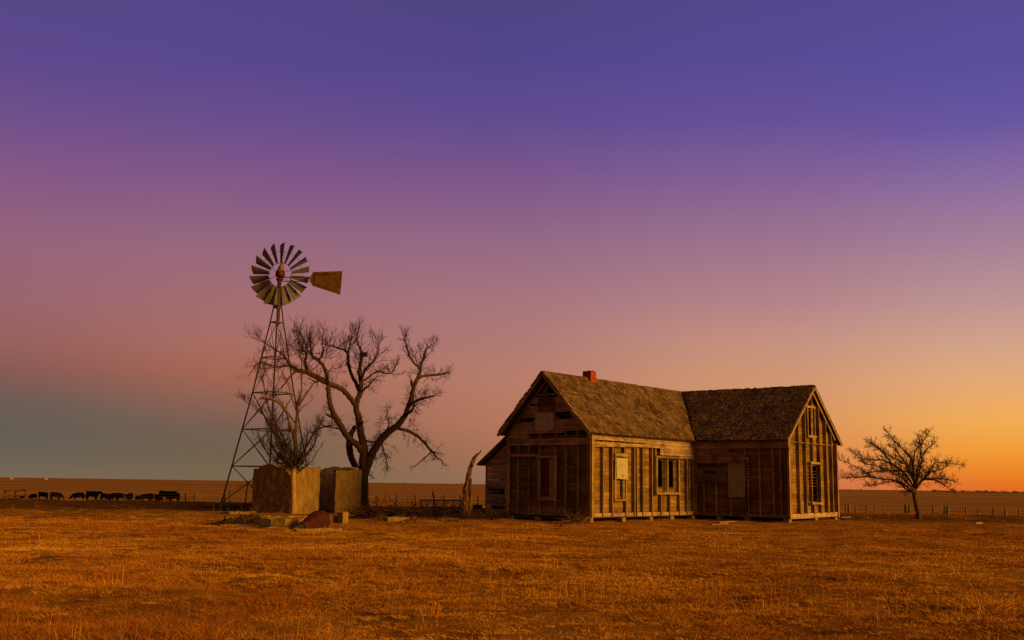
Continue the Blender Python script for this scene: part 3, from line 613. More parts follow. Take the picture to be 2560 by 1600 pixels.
# ------------------------------------------------------------------ windmill
WD = 57.0
foot0 = at(670, 1259, WD); wz = zg(foot0.x, foot0.y); WO = Vector((foot0.x, foot0.y, wz))
mill = thing('windmill', WO, 'old steel farm windmill with a multi blade wheel and rusty tail vane', 'windmill')
def wl_(px, py, Y=WD): return at(px, py, Y) - WO
hub = wl_(696.2, 683.0); HZ = hub.z
S0 = (at(1000, 700, WD) - at(900, 700, WD)).length / 100      # metres per pixel at the mill
def lvl(py): return wl_(690, py).z
zT = lvl(764); zF = -.1
ang0 = math.radians(13)
def half(z):                                                    # half diagonal of the tower at height z
    zz = [zF, lvl(983), lvl(800), zT]; rr = [108 * S0, 48.5 * S0, 14.5 * S0, 9 * S0]
    return float(np.interp(z, zz, rr))
def corner(i, z):
    a = math.pi + ang0 + i * math.pi / 2; r = half(z) / math.cos(ang0)
    return Vector((r * math.cos(a), r * math.sin(a), z))
for i in range(4):
    mb = MB(); zs = [zF, lvl(1167), lvl(1075), lvl(983), lvl(895), lvl(800), zT]
    mb.tube([corner(i, z) for z in zs], [.055, .052, .05, .046, .044, .042, .04], 4); mb.build('leg', M['iron'], mill)
for py in (769, 806, 895, 983, 1075, 1167):
    mb = MB(); z = lvl(py)
    for i in range(4): mb.bar(corner(i, z), corner(i + 1, z), .05, .06, tone=1)
    mb.build('girt', M['steel'], mill)
lv = [1258, 1167, 1075, 983, 895, 806]
for k in range(5):
    mb = MB(); z0, z1 = lvl(lv[k]), lvl(lv[k + 1]); r = .022 if k < 3 else .010
    for i in range(4):
        mb.tube([corner(i, z0), corner(i + 1, z1)], r, 4); mb.tube([corner(i + 1, z0), corner(i, z1)], r, 4)
    mb.build('brace', M['iron'], mill)
mb = MB(); mb.tube([(0, 0, 0), (0, 0, HZ - .9)], .045, 8); mb.build('pump_pipe', M['steel'], mill)
mb = MB(); mb.tube([(.05, .05, zT - 1.1), (.05, .05, zT + .1), (.03, 0, HZ - .2)], [.085, .085, .06], 8); mb.build('mast', M['iron'], mill)
mb = MB(); mb.lathe([(.2, 0), (.22, .03), (.22, .09), (.2, .12)], Matrix.Translation((0, 0, zT - .1)), 12); mb.build('top_collar', M['iron'], mill)
# wheel: in its own frame, axle = local +y (away from the camera), yawed
yaw = math.radians(-14); RW = 82.0 * S0
wc = Vector((hub.x, hub.y + .45, hub.z)); WM = Matrix.Translation(wc) @ Matrix.Rotation(yaw, 4, 'Z')
def wp_(r, a, y=0.0): return WM @ Vector((r * math.cos(a), y, r * math.sin(a)))
mb = MB()
mb.lathe([(.1, -.3), (.13, -.2), (.13, .15), (.06, .22)], WM @ Matrix.Rotation(-math.pi / 2, 4, 'X'), 12)
for k in range(6):
    a = math.radians(21 + 60 * k)
    for da in (-.035, .035): mb.tube([wp_(.1, a + da * 3, -.12), wp_(RW * .735, a + da, .0)], .009, 4)
wheel = mb.build('wheel', M['iron'], mill)
for rr, th in ((.376, .014), (.735, .011)):
    mb = MB(); mb.tube([wp_(RW * rr, 2 * math.pi * k / 48, .02) for k in range(49)], th, 5, cap=False); mb.build('rim', M['iron'], wheel)
PITCH = math.radians(36)
for k in range(18):
    a = math.radians(268.5 + 20 * k); mb = MB(); na, nb = 5, 3; idx = []
    er = Vector((math.cos(a), 0, math.sin(a))); et = Vector((-math.sin(a), 0, math.cos(a))); ey = Vector((0, 1, 0))
    for side in (0, 1):
        g = []
        for i in range(na + 1):
            f = i / na; r = RW * (.385 + .615 * f); w = RW * (.125 + .18 * f)
            for j in range(nb + 1):
                q = j / nb - .5; cur = (q * q - .25) * w * .35
                p = er * (r - (q + .5) * .05 * RW * f) + (et * math.cos(PITCH) + ey * math.sin(PITCH)) * (q * w) + (-et * math.sin(PITCH) + ey * math.cos(PITCH)) * (cur + side * .006)
                mb.V.append(tuple(WM @ p)); g.append(len(mb.V) - 1)
        idx.append(g)
    n_ = nb + 1
    for i in range(na):
        for j in range(nb):
            q = (i * n_ + j, i * n_ + j + 1, (i + 1) * n_ + j + 1, (i + 1) * n_ + j)
            mb.face([idx[0][t] for t in q]); mb.face([idx[1][t] for t in q[::-1]])
    rim_ = [i * n_ for i in range(na + 1)] + [na * n_ + j for j in range(1, n_)] + [i * n_ + nb for i in range(na - 1, -1, -1)] + [j for j in range(nb - 1, 0, -1)]
    for i in range(len(rim_)):
        a0, a1 = rim_[i], rim_[(i + 1) % len(rim_)]; mb.face((idx[0][a0], idx[1][a0], idx[1][a1], idx[0][a1]))
    mb.build('blade', M['blade'], wheel, smooth=False)
# gearbox hood (teardrop), in front of the wheel
hb0 = wl_(699, 694, WD - .1); top = wl_(706, 653, WD - .1); L_ = (top - hb0).length
mb = MB(); ax = (top - hb0).normalized(); Mh = Matrix.Translation(hb0) @ ax.to_track_quat('Z', 'Y').to_matrix().to_4x4() @ Matrix.Diagonal((1, .8, 1, 1))
mb.lathe([(.08, -.02 * L_), (.25, .02 * L_), (.325, .13 * L_), (.315, .26 * L_), (.25, .45 * L_), (.17, .68 * L_), (.11, .86 * L_), (.05, .97 * L_), (.01, L_)], Mh, 16)
gb = mb.build('gearbox_hood', M['hood'], mill, smooth=True, loc=hb0)
mb = MB(); c0 = wl_(699, 699, WD - .05); mb.lathe([(.1, -.42), (.12, -.1), (.2, 0), (.2, .06), (.1, .1)], Matrix.Translation(c0), 12); mb.build('turntable', M['iron'], mill)
# tail
TY = WD - .35
v5 = [wl_(*q, TY) for q in ((772.8, 696.8), (782.5, 680), (856, 677.5), (850.5, 737), (780.5, 714.6))]
mb = MB(); mb.slab([v5[i] for i in (0, 4, 3, 2, 1)], Vector((0, .012, 0))); vane = mb.build('tail_vane', M['vane'], mill); 
c5 = sum(v5, Vector()) / 5
mb = MB(); rr_ = [c5 + (q - c5) * .72 for q in v5]
for i in (0, 1, 3, 4): mb.tube([rr_[i] + Vector((0, -.012, 0)), rr_[(i + 1) % 5] + Vector((0, -.012, 0))], .014, 4)
mb.build('rib', M['rust'], vane)
mb = MB(); mb.tube([wl_(711, 693, TY), wl_(752, 693.5, TY)], .03, 6); mb.tube([wl_(752, 693.5, TY), wl_(776, 697.5, TY)], .016, 5); mb.build('tail_arm', M['iron'], mill)
mb = MB(); mb.tube([wl_(704, 703, TY), wl_(777, 703.5, TY)], .022, 6); mb.tube([wl_(727, 690, TY), wl_(727, 704, TY)], .03, 6); mb.tube([wl_(727, 704, TY), wl_(742, 694, TY)], .012, 4); mb.build('tail_arm', M['iron'], mill)

# ------------------------------------------------------------------ trees
def smooth(pts, rad, per=5, wob=0.0):
    P_ = [Vector(p) for p in pts]; out = []; ro = []
    for i in range(len(P_) - 1):
        p0 = P_[max(i - 1, 0)]; p1 = P_[i]; p2 = P_[i + 1]; p3 = P_[min(i + 2, len(P_) - 1)]
        for k in range(per):
            t = k / per
            q = .5 * ((2 * p1) + (p2 - p0) * t + (2 * p0 - 5 * p1 + 4 * p2 - p3) * t * t + (3 * p1 - p0 - 3 * p2 + p3) * t ** 3)
            out.append(q + Vector((random.gauss(0, wob), random.gauss(0, wob), random.gauss(0, wob)))); ro.append(rad[i] * (1 - t) + rad[i + 1] * t)
    out.append(P_[-1]); ro.append(rad[-1]); return out, ro
def rvec(): return Vector((random.gauss(0, 1), random.gauss(0, 1), random.gauss(0, 1))).normalized()
class Tree:
    def __init__(s, name, base, label, cat): s.root = thing(name, base, label, cat); s.base = Vector(base); s.trunk = MB(); s.crown = MB(); s.up = Vector((0, 0, 1)); s.upw = .12; s.wig = .22; s.rmin = .006; s.bias = Vector((0, 0, 0))
    def limb(s, pts, rad, n=8, wob=.008, twigs=0, tl=1.0, lvl=2, frm=.3, big=True, spread=1.0, up=None):
        P_, r_ = smooth([p - s.base for p in pts], rad, 5, wob); (s.trunk if big else s.crown).tube(P_, r_, n if big else 5)
        L = sum((P_[i + 1] - P_[i]).length for i in range(len(P_) - 1)); cnt = int(twigs * L); 
        for k in range(cnt):
            f = frm + (1 - frm) * ((k + random.random()) / max(cnt, 1)); i = min(int(f * (len(P_) - 1)), len(P_) - 2); q = f * (len(P_) - 1) - i
            p = P_[i].lerp(P_[i + 1], q); t = (P_[i + 1] - P_[i]).normalized(); r = r_[i]
            d = (t * random.uniform(.3, 1.0) + (rvec() - t * rvec().dot(t)) * spread + s.bias).normalized()
            l = tl * random.uniform(.5, 1.15) * (1.05 - .35 * f); s.twig(p + d * r * .3, d, l, min(r * .5, .008 + .013 * l), lvl, up)
        if twigs:
            for k in range(3): s.twig(P_[-1], ((P_[-1] - P_[-2]).normalized() + rvec() * .5).normalized(), tl * random.uniform(.5, .9), min(r_[-1] * .8, .008 + .013 * tl), lvl, up)
    def twig(s, p, d, L, r, lvl, up=None):
        n = 4 if lvl > 0 else 3; P_ = [p]; upw = s.upw if up is None else up; seg = L / n
        for i in range(n):
            d = (d + rvec() * s.wig + s.up * upw + s.bias * .1).normalized(); P_.append(P_[-1] + d * seg)
        R_ = [max(r * (1 - .75 * i / n), s.rmin * .8) for i in range(n + 1)]
        s.crown.tube(P_, R_, 4 if r > .014 else 3, cap=False)
        if lvl > 0:
            m = random.randint(3, 5) if lvl > 1 else random.randint(2, 4)
            for k in range(m):
                f = random.uniform(.25, 1.0) * n; i = min(int(f), n - 1); q = P_[i].lerp(P_[i + 1], f - i); t = (P_[i + 1] - P_[i]).normalized()
                dd = (t * .9 + rvec() * .75).normalized(); s.twig(q, dd, L * random.uniform(.42, .72), max(r * .55, s.rmin), lvl - 1, up)
    def done(s, tm='bark', cm='twig'):
        t = s.trunk.build('trunk', M[tm], s.root, smooth=True); c = s.crown.build('crown', M[cm], s.root); return t, c
# --- big bare tree beside the roofless shed
BD = 52.6; g = gh(910, 1279); bz = zg(at(910, 1279, BD).x, BD)
bb = at(910, 1279, BD); bb.z = bz
T = Tree('bare_cottonwood_tree', bb, 'large leafless tree with spreading limbs beside the roofless concrete shed', 'tree'); T.upw = .16; T.wig = .26; T.rmin = .0045
mp_ = FPX / BD / 1.34
def bp(*q): return [at(a, b, BD + (c if len(r) else 0)) for (a, b, *r) in q for c in [r[0] if r else 0]]
def rp(*w): return [x / mp_ for x in w]
root_ = bb + Vector((0, 0, -.15))
T.limb([root_] + bp((909, 1262), (908.5, 1225), (908, 1190), (911, 1168)), rp(13.5, 10.5, 9.5, 9.5, 11), 12, .006)
T.limb(bp((908, 1186), (909, 1150), (909, 1120), (902, 1080), (896, 1046), (891, 1025), (890, 1010)), rp(8, 8, 7.5, 6.5, 6, 5.5, 5.5), 10, .01, 1.5, .7, 1, .3)
T.limb(bp((913, 1180), (925, 1147), (938, 1120, -.2), (961, 1089, -.5), (994, 1063, -.8), (1012, 1040, -.9), (1020, 1020, -1)), rp(8, 7.5, 7, 6.5, 6, 5, 4.6), 10, .01, 4.39, 0.71, 2, .3)
T.limb(bp((1020, 1020, -1), (1026, 1003, -1), (1030, 985, -1), (1034, 968, -1), (1041, 952, -.9), (1049, 935, -.8), (1051, 922, -.7)), rp(4.6, 4.2, 4, 4, 3.6, 3.2, 3), 8, .01, 4.83, 0.66, 2, .1)
T.limb(bp((1034, 968, -1), (1030, 960, -1), (1028, 950, -1)), rp(3.6, 3.2, 2.6), 7, .005, 1, .5, 1)
T.limb(bp((1051, 922, -.7), (1054, 911, -.6), (1060, 893, -.5), (1063, 879, -.4), (1072, 868, -.3), (1083, 860, -.2)), rp(2.6, 2.4, 2.2, 2, 1.4, 1), 6, .01, 10.97, 0.66, 2, .1)
T.limb(bp((1051, 924, -.7), (1042, 914, -.8), (1033, 905, -1), (1022, 884, -1.2), (1016, 862, -1.4), (1012, 846, -1.5)), rp(2.6, 2.3, 2, 1.7, 1.3, .9), 6, .01, 12.07, 0.66, 2, .1)
T.limb(bp((1044, 948, -.9), (1056, 941, -.5), (1070, 938, -.2), (1088, 937, .2), (1102, 936, .4), (1112, 932, .5)), rp(2.8, 2.6, 2.3, 2, 1.8, 1.3), 6, .01, 12.07, 0.62, 2, .2)
T.limb(bp((1022, 1016, -1), (1035, 1006, -1.4), (1046, 999, -1.7), (1058, 995, -2), (1072, 993, -2.2), (1085, 989, -2.4)), rp(3.2, 2.8, 2.4, 2.2, 1.8, 1.2), 6, .012, 12.07, 0.62, 2, .2)
T.limb(bp((1012, 1040, -.9), (1022, 1032, -1.5), (1031, 1024, -1.9), (1036, 1010, -2.1)), rp(3, 2.6, 2.2, 1.6), 6, .01, 10.97, 0.62, 2, .2, up=-.05)
T.limb(bp((990, 1068, -.8), (1003, 1073, -.2), (1020, 1077, .2), (1036, 1085, .4), (1052, 1098, .5), (1066, 1113, .6), (1080, 1128, .7), (1088, 1131, .8)), rp(3.6, 3.2, 3, 2.8, 2.6, 2.4, 1.9, 1.4), 7, .012, 7.90, 0.66, 2, .15, up=-.02)
T.limb(bp((1078, 1127, .7), (1070, 1138, .9), (1056, 1148, 1), (1042, 1162, 1.1)), rp(1.5, 1.2, 1, .8), 5, .01, 4, .6, 1, .2, up=-.1)
T.limb(bp((1084, 1131, .7), (1092, 1144, .6), (1103, 1150, .5), (1107, 1160, .5)), rp(1.5, 1.2, 1, .7), 5, .01, 6, .5, 1, .2, up=.1)
T.limb(bp((930, 1137, 0), (942, 1118, .8), (952, 1108, 1.1), (960, 1125, 1.3), (966, 1150, 1.4)), rp(2.4, 2, 1.6, 1.3, .9), 6, .02, 13.16, 0.62, 2, .1, up=-.06)
T.limb(bp((905, 1100, .3), (925, 1104, .9), (940, 1105, 1.2)), rp(2, 1.6, 1.2), 6, .015, 10.97, 0.53, 2, .1, up=-.03)
T.limb(bp((958, 1092, -.4), (968, 1074, -.2), (972, 1056, 0), (968, 1040, .2)), rp(2, 1.5, 1.2, .8), 5, .01, 13.16, 0.62, 2, .2, up=.05)
T.limb(bp((894, 1060), (905, 1058, -.3), (908, 1053, -.4)), rp(3, 2.2, 1.2), 6, .004)
# central column upward
T.limb(bp((890, 1010), (897, 993), (901, 980), (903, 960), (901, 940), (897, 926)), rp(5.5, 5, 4.8, 4.5, 4.6, 4.4), 9, .01, 2, .8, 2, .2)
T.limb(bp((901, 945), (900, 915, .2), (903, 898, .3), (903, 880, .3), (896, 862, .3), (892, 846, .3)), rp(4, 3.4, 2.8, 2.2, 1.6, 1.1), 7, .01, 7.43, 1.02, 2, .1)
T.limb(bp((904, 955), (910, 930, -.4), (922, 914, -.7), (936, 900, -.9), (944, 880, -1), (946, 862, -1)), rp(2.8, 2.4, 2, 1.7, 1.3, .9), 6, .012, 7.43, 1.02, 2, .1)
T.limb(bp((897, 975), (886, 950, .4), (876, 930, .6), (871, 905, .7), (869, 884, .7), (862, 875, .7), (852, 872, .7), (838, 868, .7), (824, 864, .8)), rp(3.6, 3.4, 3.2, 2.8, 2.4, 2.2, 1.8, 1.4, 1), 7, .01, 6.21, 1.02, 2, .25)
T.limb(bp((869, 884, .7), (874, 868, .9), (878, 850, 1.1), (880, 836, 1.2)), rp(2, 1.6, 1.2, .8), 6, .01, 13.16, 0.62, 2, .1)
T.limb(bp((908, 952, -.1), (925, 940, .6), (945, 928, 1), (962, 934, 1.3), (978, 932, 1.5), (988, 918, 1.6)), rp(2.2, 1.9, 1.6, 1.4, 1.1, .8), 6, .012, 10.97, 0.62, 2, .2)
T.limb(bp((901, 982), (912, 972, -.5), (920, 966, -.8), (932, 952, -1), (940, 945, -1.1)), rp(2.4, 2, 1.6, 1.3, 1), 6, .012, 13.16, 0.53, 2, .2, up=-.02)
# long left limb
T.limb(bp((889, 1012), (876, 996, -.3), (860, 977, -.5), (842, 967, -.7), (824, 961, -.8), (806, 950, -.9), (793, 944, -1)), rp(5, 4.8, 4.6, 4.5, 4.6, 5.2, 5), 9, .012, 5.26, 0.62, 2, .2)
T.limb(bp((793, 944, -1), (776, 935, -1.1), (758, 929, -1.2), (744, 927, -1.3)), rp(5, 4.2, 4, 3.8), 8, .012, 6.57, 0.62, 2, .1)
T.limb(bp((744, 927, -1.3), (735, 918, -1.3), (722, 914, -1.4), (706, 915, -1.5), (692, 918, -1.6), (676, 912, -1.6), (655, 905, -1.7), (640, 912, -1.7)), rp(3.2, 2.5, 2.1, 1.9, 1.6, 1.3, 1, .8), 6, .012, 6.75, 1.08, 2, .1)
T.limb(bp((740, 929, -1.3), (726, 940, -1.6), (716, 955, -1.8), (704, 968, -2), (692, 978, -2.1)), rp(2.2, 1.8, 1.5, 1.2, .8), 6, .01, 4.5, .6, 1, .2)
T.limb(bp((722, 914, -1.4), (714, 895, -1.1), (700, 882, -.9), (684, 872, -.8), (664, 858, -.7), (646, 852, -.7)), rp(2, 1.7, 1.4, 1.2, .9, .7), 5, .01, 7.43, 1.08, 2, .1)
T.limb(bp((770, 933, -1.1), (764, 912, -.7), (762, 900, -.5), (766, 885, -.4), (752, 868, -.3), (744, 850, -.3)), rp(3, 2.7, 2.4, 2, 1.4, .9), 6, .01, 8.10, 1.14, 2, .1)
T.limb(bp((816, 956, -.8), (818, 940, -1), (810, 918, -1.2), (797, 902, -1.3), (784, 893, -1.3), (778, 878, -1.4), (776, 860, -1.4)), rp(3.6, 3.4, 3.2, 3, 2.6, 1.8, 1), 7, .012, 7.43, 1.14, 2, .2)
T.limb(bp((784, 893, -1.3), (772, 880, -1), (764, 862, -.8), (752, 838, -.6)), rp(2, 1.5, 1.1, .8), 6, .01, 8.10, 1.08, 2, .1)
T.limb(bp((797, 902, -1.3), (806, 885, -1.8), (812, 866, -2)), rp(1.8, 1.4, .8), 5, .01, 8.10, 1.08, 2, .1)
T.limb(bp((800, 948, -.9), (790, 956, -1.1), (780, 950, -1.2)), rp(2.4, 2, 1.4), 6, .01, 4, .6, 1, .2, up=-.05)
# second left limb from the low fork
T.limb(bp((905, 1128), (893, 1112, -.2), (881, 1104, -.3), (870, 1093, -.4), (854, 1068, -.6), (840, 1046, -.8), (830, 1025, -.9), (825, 1010, -1), (822, 990, -1), (820, 966, -1)), rp(6, 5.8, 6, 6, 5.4, 5.2, 4.8, 4.6, 4.4, 4), 9, .012, 3.51, 0.62, 2, .2)
T.limb(bp((838, 1044, -.8), (826, 1040, -.9), (816, 1036, -1)), rp(4, 3, 1.5), 7, .008, 4, .5, 1, .4)
T.limb(bp((858, 1076, -.6), (838, 1070, -.2), (818, 1067, .1), (800, 1070, .3), (788, 1078, .4)), rp(1.6, 1.4, 1.2, 1, .7), 5, .01, 10.97, 0.62, 2, .1)
# third stem rising from behind the shed wall
TB_ = bb + Vector((.2, 1.1, -.1)); 
T.limb([at(903, 1272, BD + .8)] + bp((898, 1220, .9), (890, 1172, .9), (880, 1150, .8), (875, 1130, .7), (873, 1110, .5), (878, 1085, .2), (888, 1066, .1)), rp(8, 7, 6.5, 6, 6.5, 6.5, 5, 4), 9, .01, .8, .8, 2, .5)
T.limb(bp((936, 1196, 0), (930, 1192, 0), (924, 1186, 0)), rp(.8, 1, 1.2), 5, .01, 8, .3, 1, 0, up=-.1)
bark_t, _ = T.done()
nest_p = at(910, 886, BD + .1); mb = MB()
for k in range(110):
    a = random.uniform(0, 6.28); r = .10 * math.sqrt(random.random()) + .05; p = Vector((r * math.cos(a), r * math.sin(a), random.uniform(-.1, .1))); t = Vector((-math.sin(a), math.cos(a), random.uniform(-.3, .3))) * random.uniform(.08, .17) + rvec() * .03
    mb.tube([p - t, p + t], .008, 3)
nest = mb.build('bird_nest', M['twig']); nest.location = nest_p; tag(nest, 'dark twig bird nest in the upper fork of the large bare tree', 'nest')
# --- small resprouting tree in front of the shed corner
SD = 48.4; sb = at(734, 1284, SD); sb.z = zg(sb.x, sb.y); mp_ = FPX / SD
T = Tree('resprouting_tree', sb, 'small broken topped tree with a pale lit trunk and thick sprouts at the shed corner', 'tree'); T.upw = .2
def bp(*q): return [at(r[0], r[1], SD + (r[2] if len(r) > 2 else 0)) for r in q]
T.limb([sb + Vector((0, 0, -.15))] + bp((734.5, 1262), (734, 1225), (733, 1190), (735, 1172)), rp(9, 7.4, 6.6, 6.5, 7.5), 12, .006)
T.trunk.build('trunk', M['lit_tone_wood'], T.root, smooth=True); T.trunk = MB()
T.limb(bp((735, 1180), (738, 1150), (739, 1125), (737, 1100), (733, 1086)), rp(6, 5.6, 5.2, 5, 4.8), 9, .006, 2, .6, 1, .1)
T.limb(bp((736, 1096), (729, 1075), (722, 1052), (718, 1036), (712, 1022)), rp(4.2, 3.8, 3.4, 3.2, 3), 8, .006, 1.5, .5, 1)
T.limb(bp((712, 1024), (702, 1012, -.2), (690, 1003, -.3), (676, 998, -.4), (662, 996.5, -.5), (650, 996, -.6)), rp(3.2, 3, 3, 2.9, 2.8, 2.4), 8, .008)
T.limb(bp((713, 1026), (717, 1015), (716, 1004)), rp(1.8, 1.4, .8), 6, .004)
T.limb(bp((737, 1098), (740, 1070), (742, 1045), (743, 1025), (744, 1008), (748, 992)), rp(4.4, 4, 3.6, 3.6, 4, 1.5), 8, .008, 1.5, .5, 1)
T.limb(bp((745, 1014), (752, 990), (754, 960), (754, 925, .1), (753, 890, .1), (750, 860, .2)), rp(2.4, 2, 1.7, 1.5, 1.3, .7), 6, .006, 2.4, .7, 1, .3)
T.limb(bp((747, 1014), (760, 994, -.3), (774, 972, -.5), (788, 952, -.6), (794, 944, -.6)), rp(1.9, 1.6, 1.3, 1, .7), 6, .006, 1.6, .5, 1, .3)
T.limb(bp((748, 1010), (758, 990, .3), (776, 970, .6), (792, 950, .7)), rp(1.4, 1.2, 1, .6), 5, .006, 1, .4, 1, .3)
T.limb(bp((742, 1030), (734, 1008, .4), (727, 985, .6), (720, 965, .7), (716, 955, .7)), rp(1.8, 1.5, 1.2, .9, .6), 5, .008, 3, .6, 1, .2)
T.limb(bp((742, 1036), (756, 1020, -.2), (768, 1010, -.3), (778, 1002, -.4)), rp(1.2, 1, .8, .6), 5, .006, 1, .4, 1, .3)
for k in range(46):                                   # fan of sprouts from the old cut
    a = random.choice((random.uniform(-75, -8), random.uniform(-70, -15), random.uniform(10, 72))); L = random.uniform(35, 120) * (1.0 if a < 0 else .75)
    x0 = 735 + random.uniform(-7, 7); y0 = 1172 + random.uniform(-8, 6); dy = random.uniform(-1.1, 1.1) * L / mp_ * .6
    ca = math.radians(a); curl = random.uniform(-.15, .3) * (1 if a < 0 else -1); pts = []
    for i in range(5):
        f = i / 4; aa = ca * (1.25 - .5 * f) ; pts.append(at(x0 + L * f * math.sin(aa), y0 - L * f * math.cos(aa), SD + dy * f))
    T.limb(pts, rp(1.7, 1.4, 1.1, .8, .5), 5, .012, 3.4, .55, 1, .25, big=False)
for q in (((731, 1168), (712, 1130), (700, 1098), (692, 1072), (686, 1052)), ((730, 1168), (704, 1120), (680, 1075), (664, 1045), (640, 1018), (620, 1008)), ((732, 1165), (716, 1110), (690, 1060), (668, 1010), (660, 965), (657, 940)), ((738, 1160), (764, 1120), (784, 1085), (806, 1068), (830, 1064)), ((738, 1165), (760, 1140), (782, 1118), (790, 1100))):
    T.limb(bp(*[(a, b, -.15 * i) for i, (a, b) in enumerate(q)]), rp(2.6, 2.3, 2, 1.6, 1.2, .8)[:len(q)], 6, .012, 4.5, .7, 2, .2, big=False)
T.trunk.build('limb', M['deadwood'], T.root, smooth=True); T.crown.build('crown', M['twig'], T.root)
# --- windswept tree on the right
RD = 0; g = gh(2296, 1296); RD = g.y; rb = g.copy(); mp_ = FPX / RD
T = Tree('windswept_tree', rb, 'low leafless tree leaning to the left, standing alone right of the farmhouse', 'tree'); T.bias = Vector((-.3, 0, .08)); T.upw = .1; T.wig = .16; T.rmin = .005
def bp(*q): return [at(r[0], r[1], RD + (r[2] if len(r) > 2 else 0)) for r in q]
T.limb([rb + Vector((.04, 0, -.12))] + bp((2296, 1284), (2291, 1264), (2287, 1243), (2286, 1228)), rp(8, 6.2, 5.4, 5.2, 5.6), 10, .004)
LB = [((2285, 1234), (2272, 1220, -.3), (2258, 1210, -.5), (2235, 1201, -.8), (2199, 1197, -1), (2175, 1190, -1.1), (2140, 1167, -1.2), (2102, 1150, -1.3)),
      ((2286, 1222), (2266, 1189, .2), (2239, 1167, .4), (2209, 1151, .6), (2179, 1150, .7), (2155, 1146, .8), (2139, 1137, .8)),
      ((2287, 1215), (2276, 1179, -.3), (2264, 1161, -.5), (2235, 1146, -.7), (2205, 1128, -.8), (2180, 1112, -.9)),
      ((2288, 1215), (2285, 1185, 0), (2284, 1161, .1), (2287, 1129, .2), (2302, 1113, .3), (2312, 1098, .3), (2320, 1085, .4)),
      ((2286, 1210), (2280, 1155, .6), (2264, 1129, .8), (2237, 1104, .9), (2219, 1082, 1)),
      ((2290, 1212), (2296, 1190, -.3), (2300, 1173, -.5), (2306, 1141, -.7), (2322, 1119, -.9), (2336, 1109, -1)),
      ((2290, 1224), (2300, 1206, .4), (2312, 1197, .6), (2334, 1161, .9), (2358, 1157, 1), (2394, 1161, 1.1)),
      ((2310, 1198, .5), (2338, 1200, .2), (2358, 1211, 0), (2374, 1222, -.1)), ((2312, 1197, .5), (2340, 1195, .8), (2362, 1198, 1), (2384, 1203, 1.1)),
      ((2284, 1232), (2268, 1224, .4), (2245, 1206, .8), (2209, 1207, 1.1), (2175, 1215, 1.2)), ((2190, 1193, -1), (2160, 1192, -1.3), (2135, 1194, -1.5), (2108, 1193, -1.6)),
      ((2262, 1180, .3), (2240, 1176, .9), (2210, 1178, 1.2), (2170, 1180, 1.4)), ((2286, 1226), (2262, 1200, -.9), (2240, 1185, -1.4), (2200, 1168, -1.7), (2160, 1158, -1.9)),
      ((2287, 1218), (2282, 1190, 1), (2270, 1165, 1.6), (2250, 1140, 2), (2235, 1120, 2.2)), ((2290, 1220), (2306, 1200, -1), (2326, 1180, -1.5), (2345, 1176, -1.7), (2362, 1170, -1.8)),
      ((2288, 1220), (2292, 1190, -1), (2296, 1160, -1.5), (2302, 1130, -1.8), (2300, 1105, -1.9)), ((2230, 1164, .4), (2215, 1140, .5), (2195, 1120, .6), (2175, 1106, .6))]
for q in LB:
    n = len(q); T.limb(bp(*q), [x / mp_ for x in np.linspace(2.6, .7, n)], 6, .012, 18, .44, 2, .12)
T.done('bark', 'twig')
# --- dead snag at the left of the house
g = gh(1167, 1299); GD = g.y; mp_ = FPX / GD; gb_ = g.copy()
sn = thing('dead_snag', gb_, 'jagged dead tree trunk leaning right beside the lean-to', 'tree trunk'); mb = MB()
def bp(*q): return [at(r[0], r[1], GD + (r[2] if len(r) > 2 else 0)) - gb_ for r in q]
P_, r_ = smooth([Vector((-.02, 0, -.2))] + bp((1165, 1288), (1164, 1262), (1166, 1235), (1169, 1205), (1174, 1178), (1179, 1160), (1186, 1146), (1196, 1134), (1204, 1124)), rp(15, 12.5, 10.5, 9, 7, 5.6, 5, 4.4, 2.6, .4), 5, .011); mb.tube(P_, r_, 12); nv = len(mb.V); mb.V = [tuple(Vector(q) + rvec() * r_[min(k // 12, len(r_) - 1)] * random.uniform(0, .3)) for k, q in enumerate(mb.V)]; mb.build('trunk', M['deadwood'], sn, smooth=False)
mb = MB()
for q in (((1172, 1292), (1176, 1262), (1177, 1230), (1179, 1202), (1177, 1196)), ((1158, 1292), (1156, 1264), (1159, 1240)), ((1181, 1165), (1179, 1154), (1179, 1150))):
    n = len(q); P_, r_ = smooth(bp(*[(a, b, -.12) for a, b in q]), [x / mp_ for x in np.linspace(4.5 if n > 3 else 2.6, .7, n)], 4, .012); mb.tube(P_, r_, 6)
mb.build('splinter', M['deadwood'], sn)

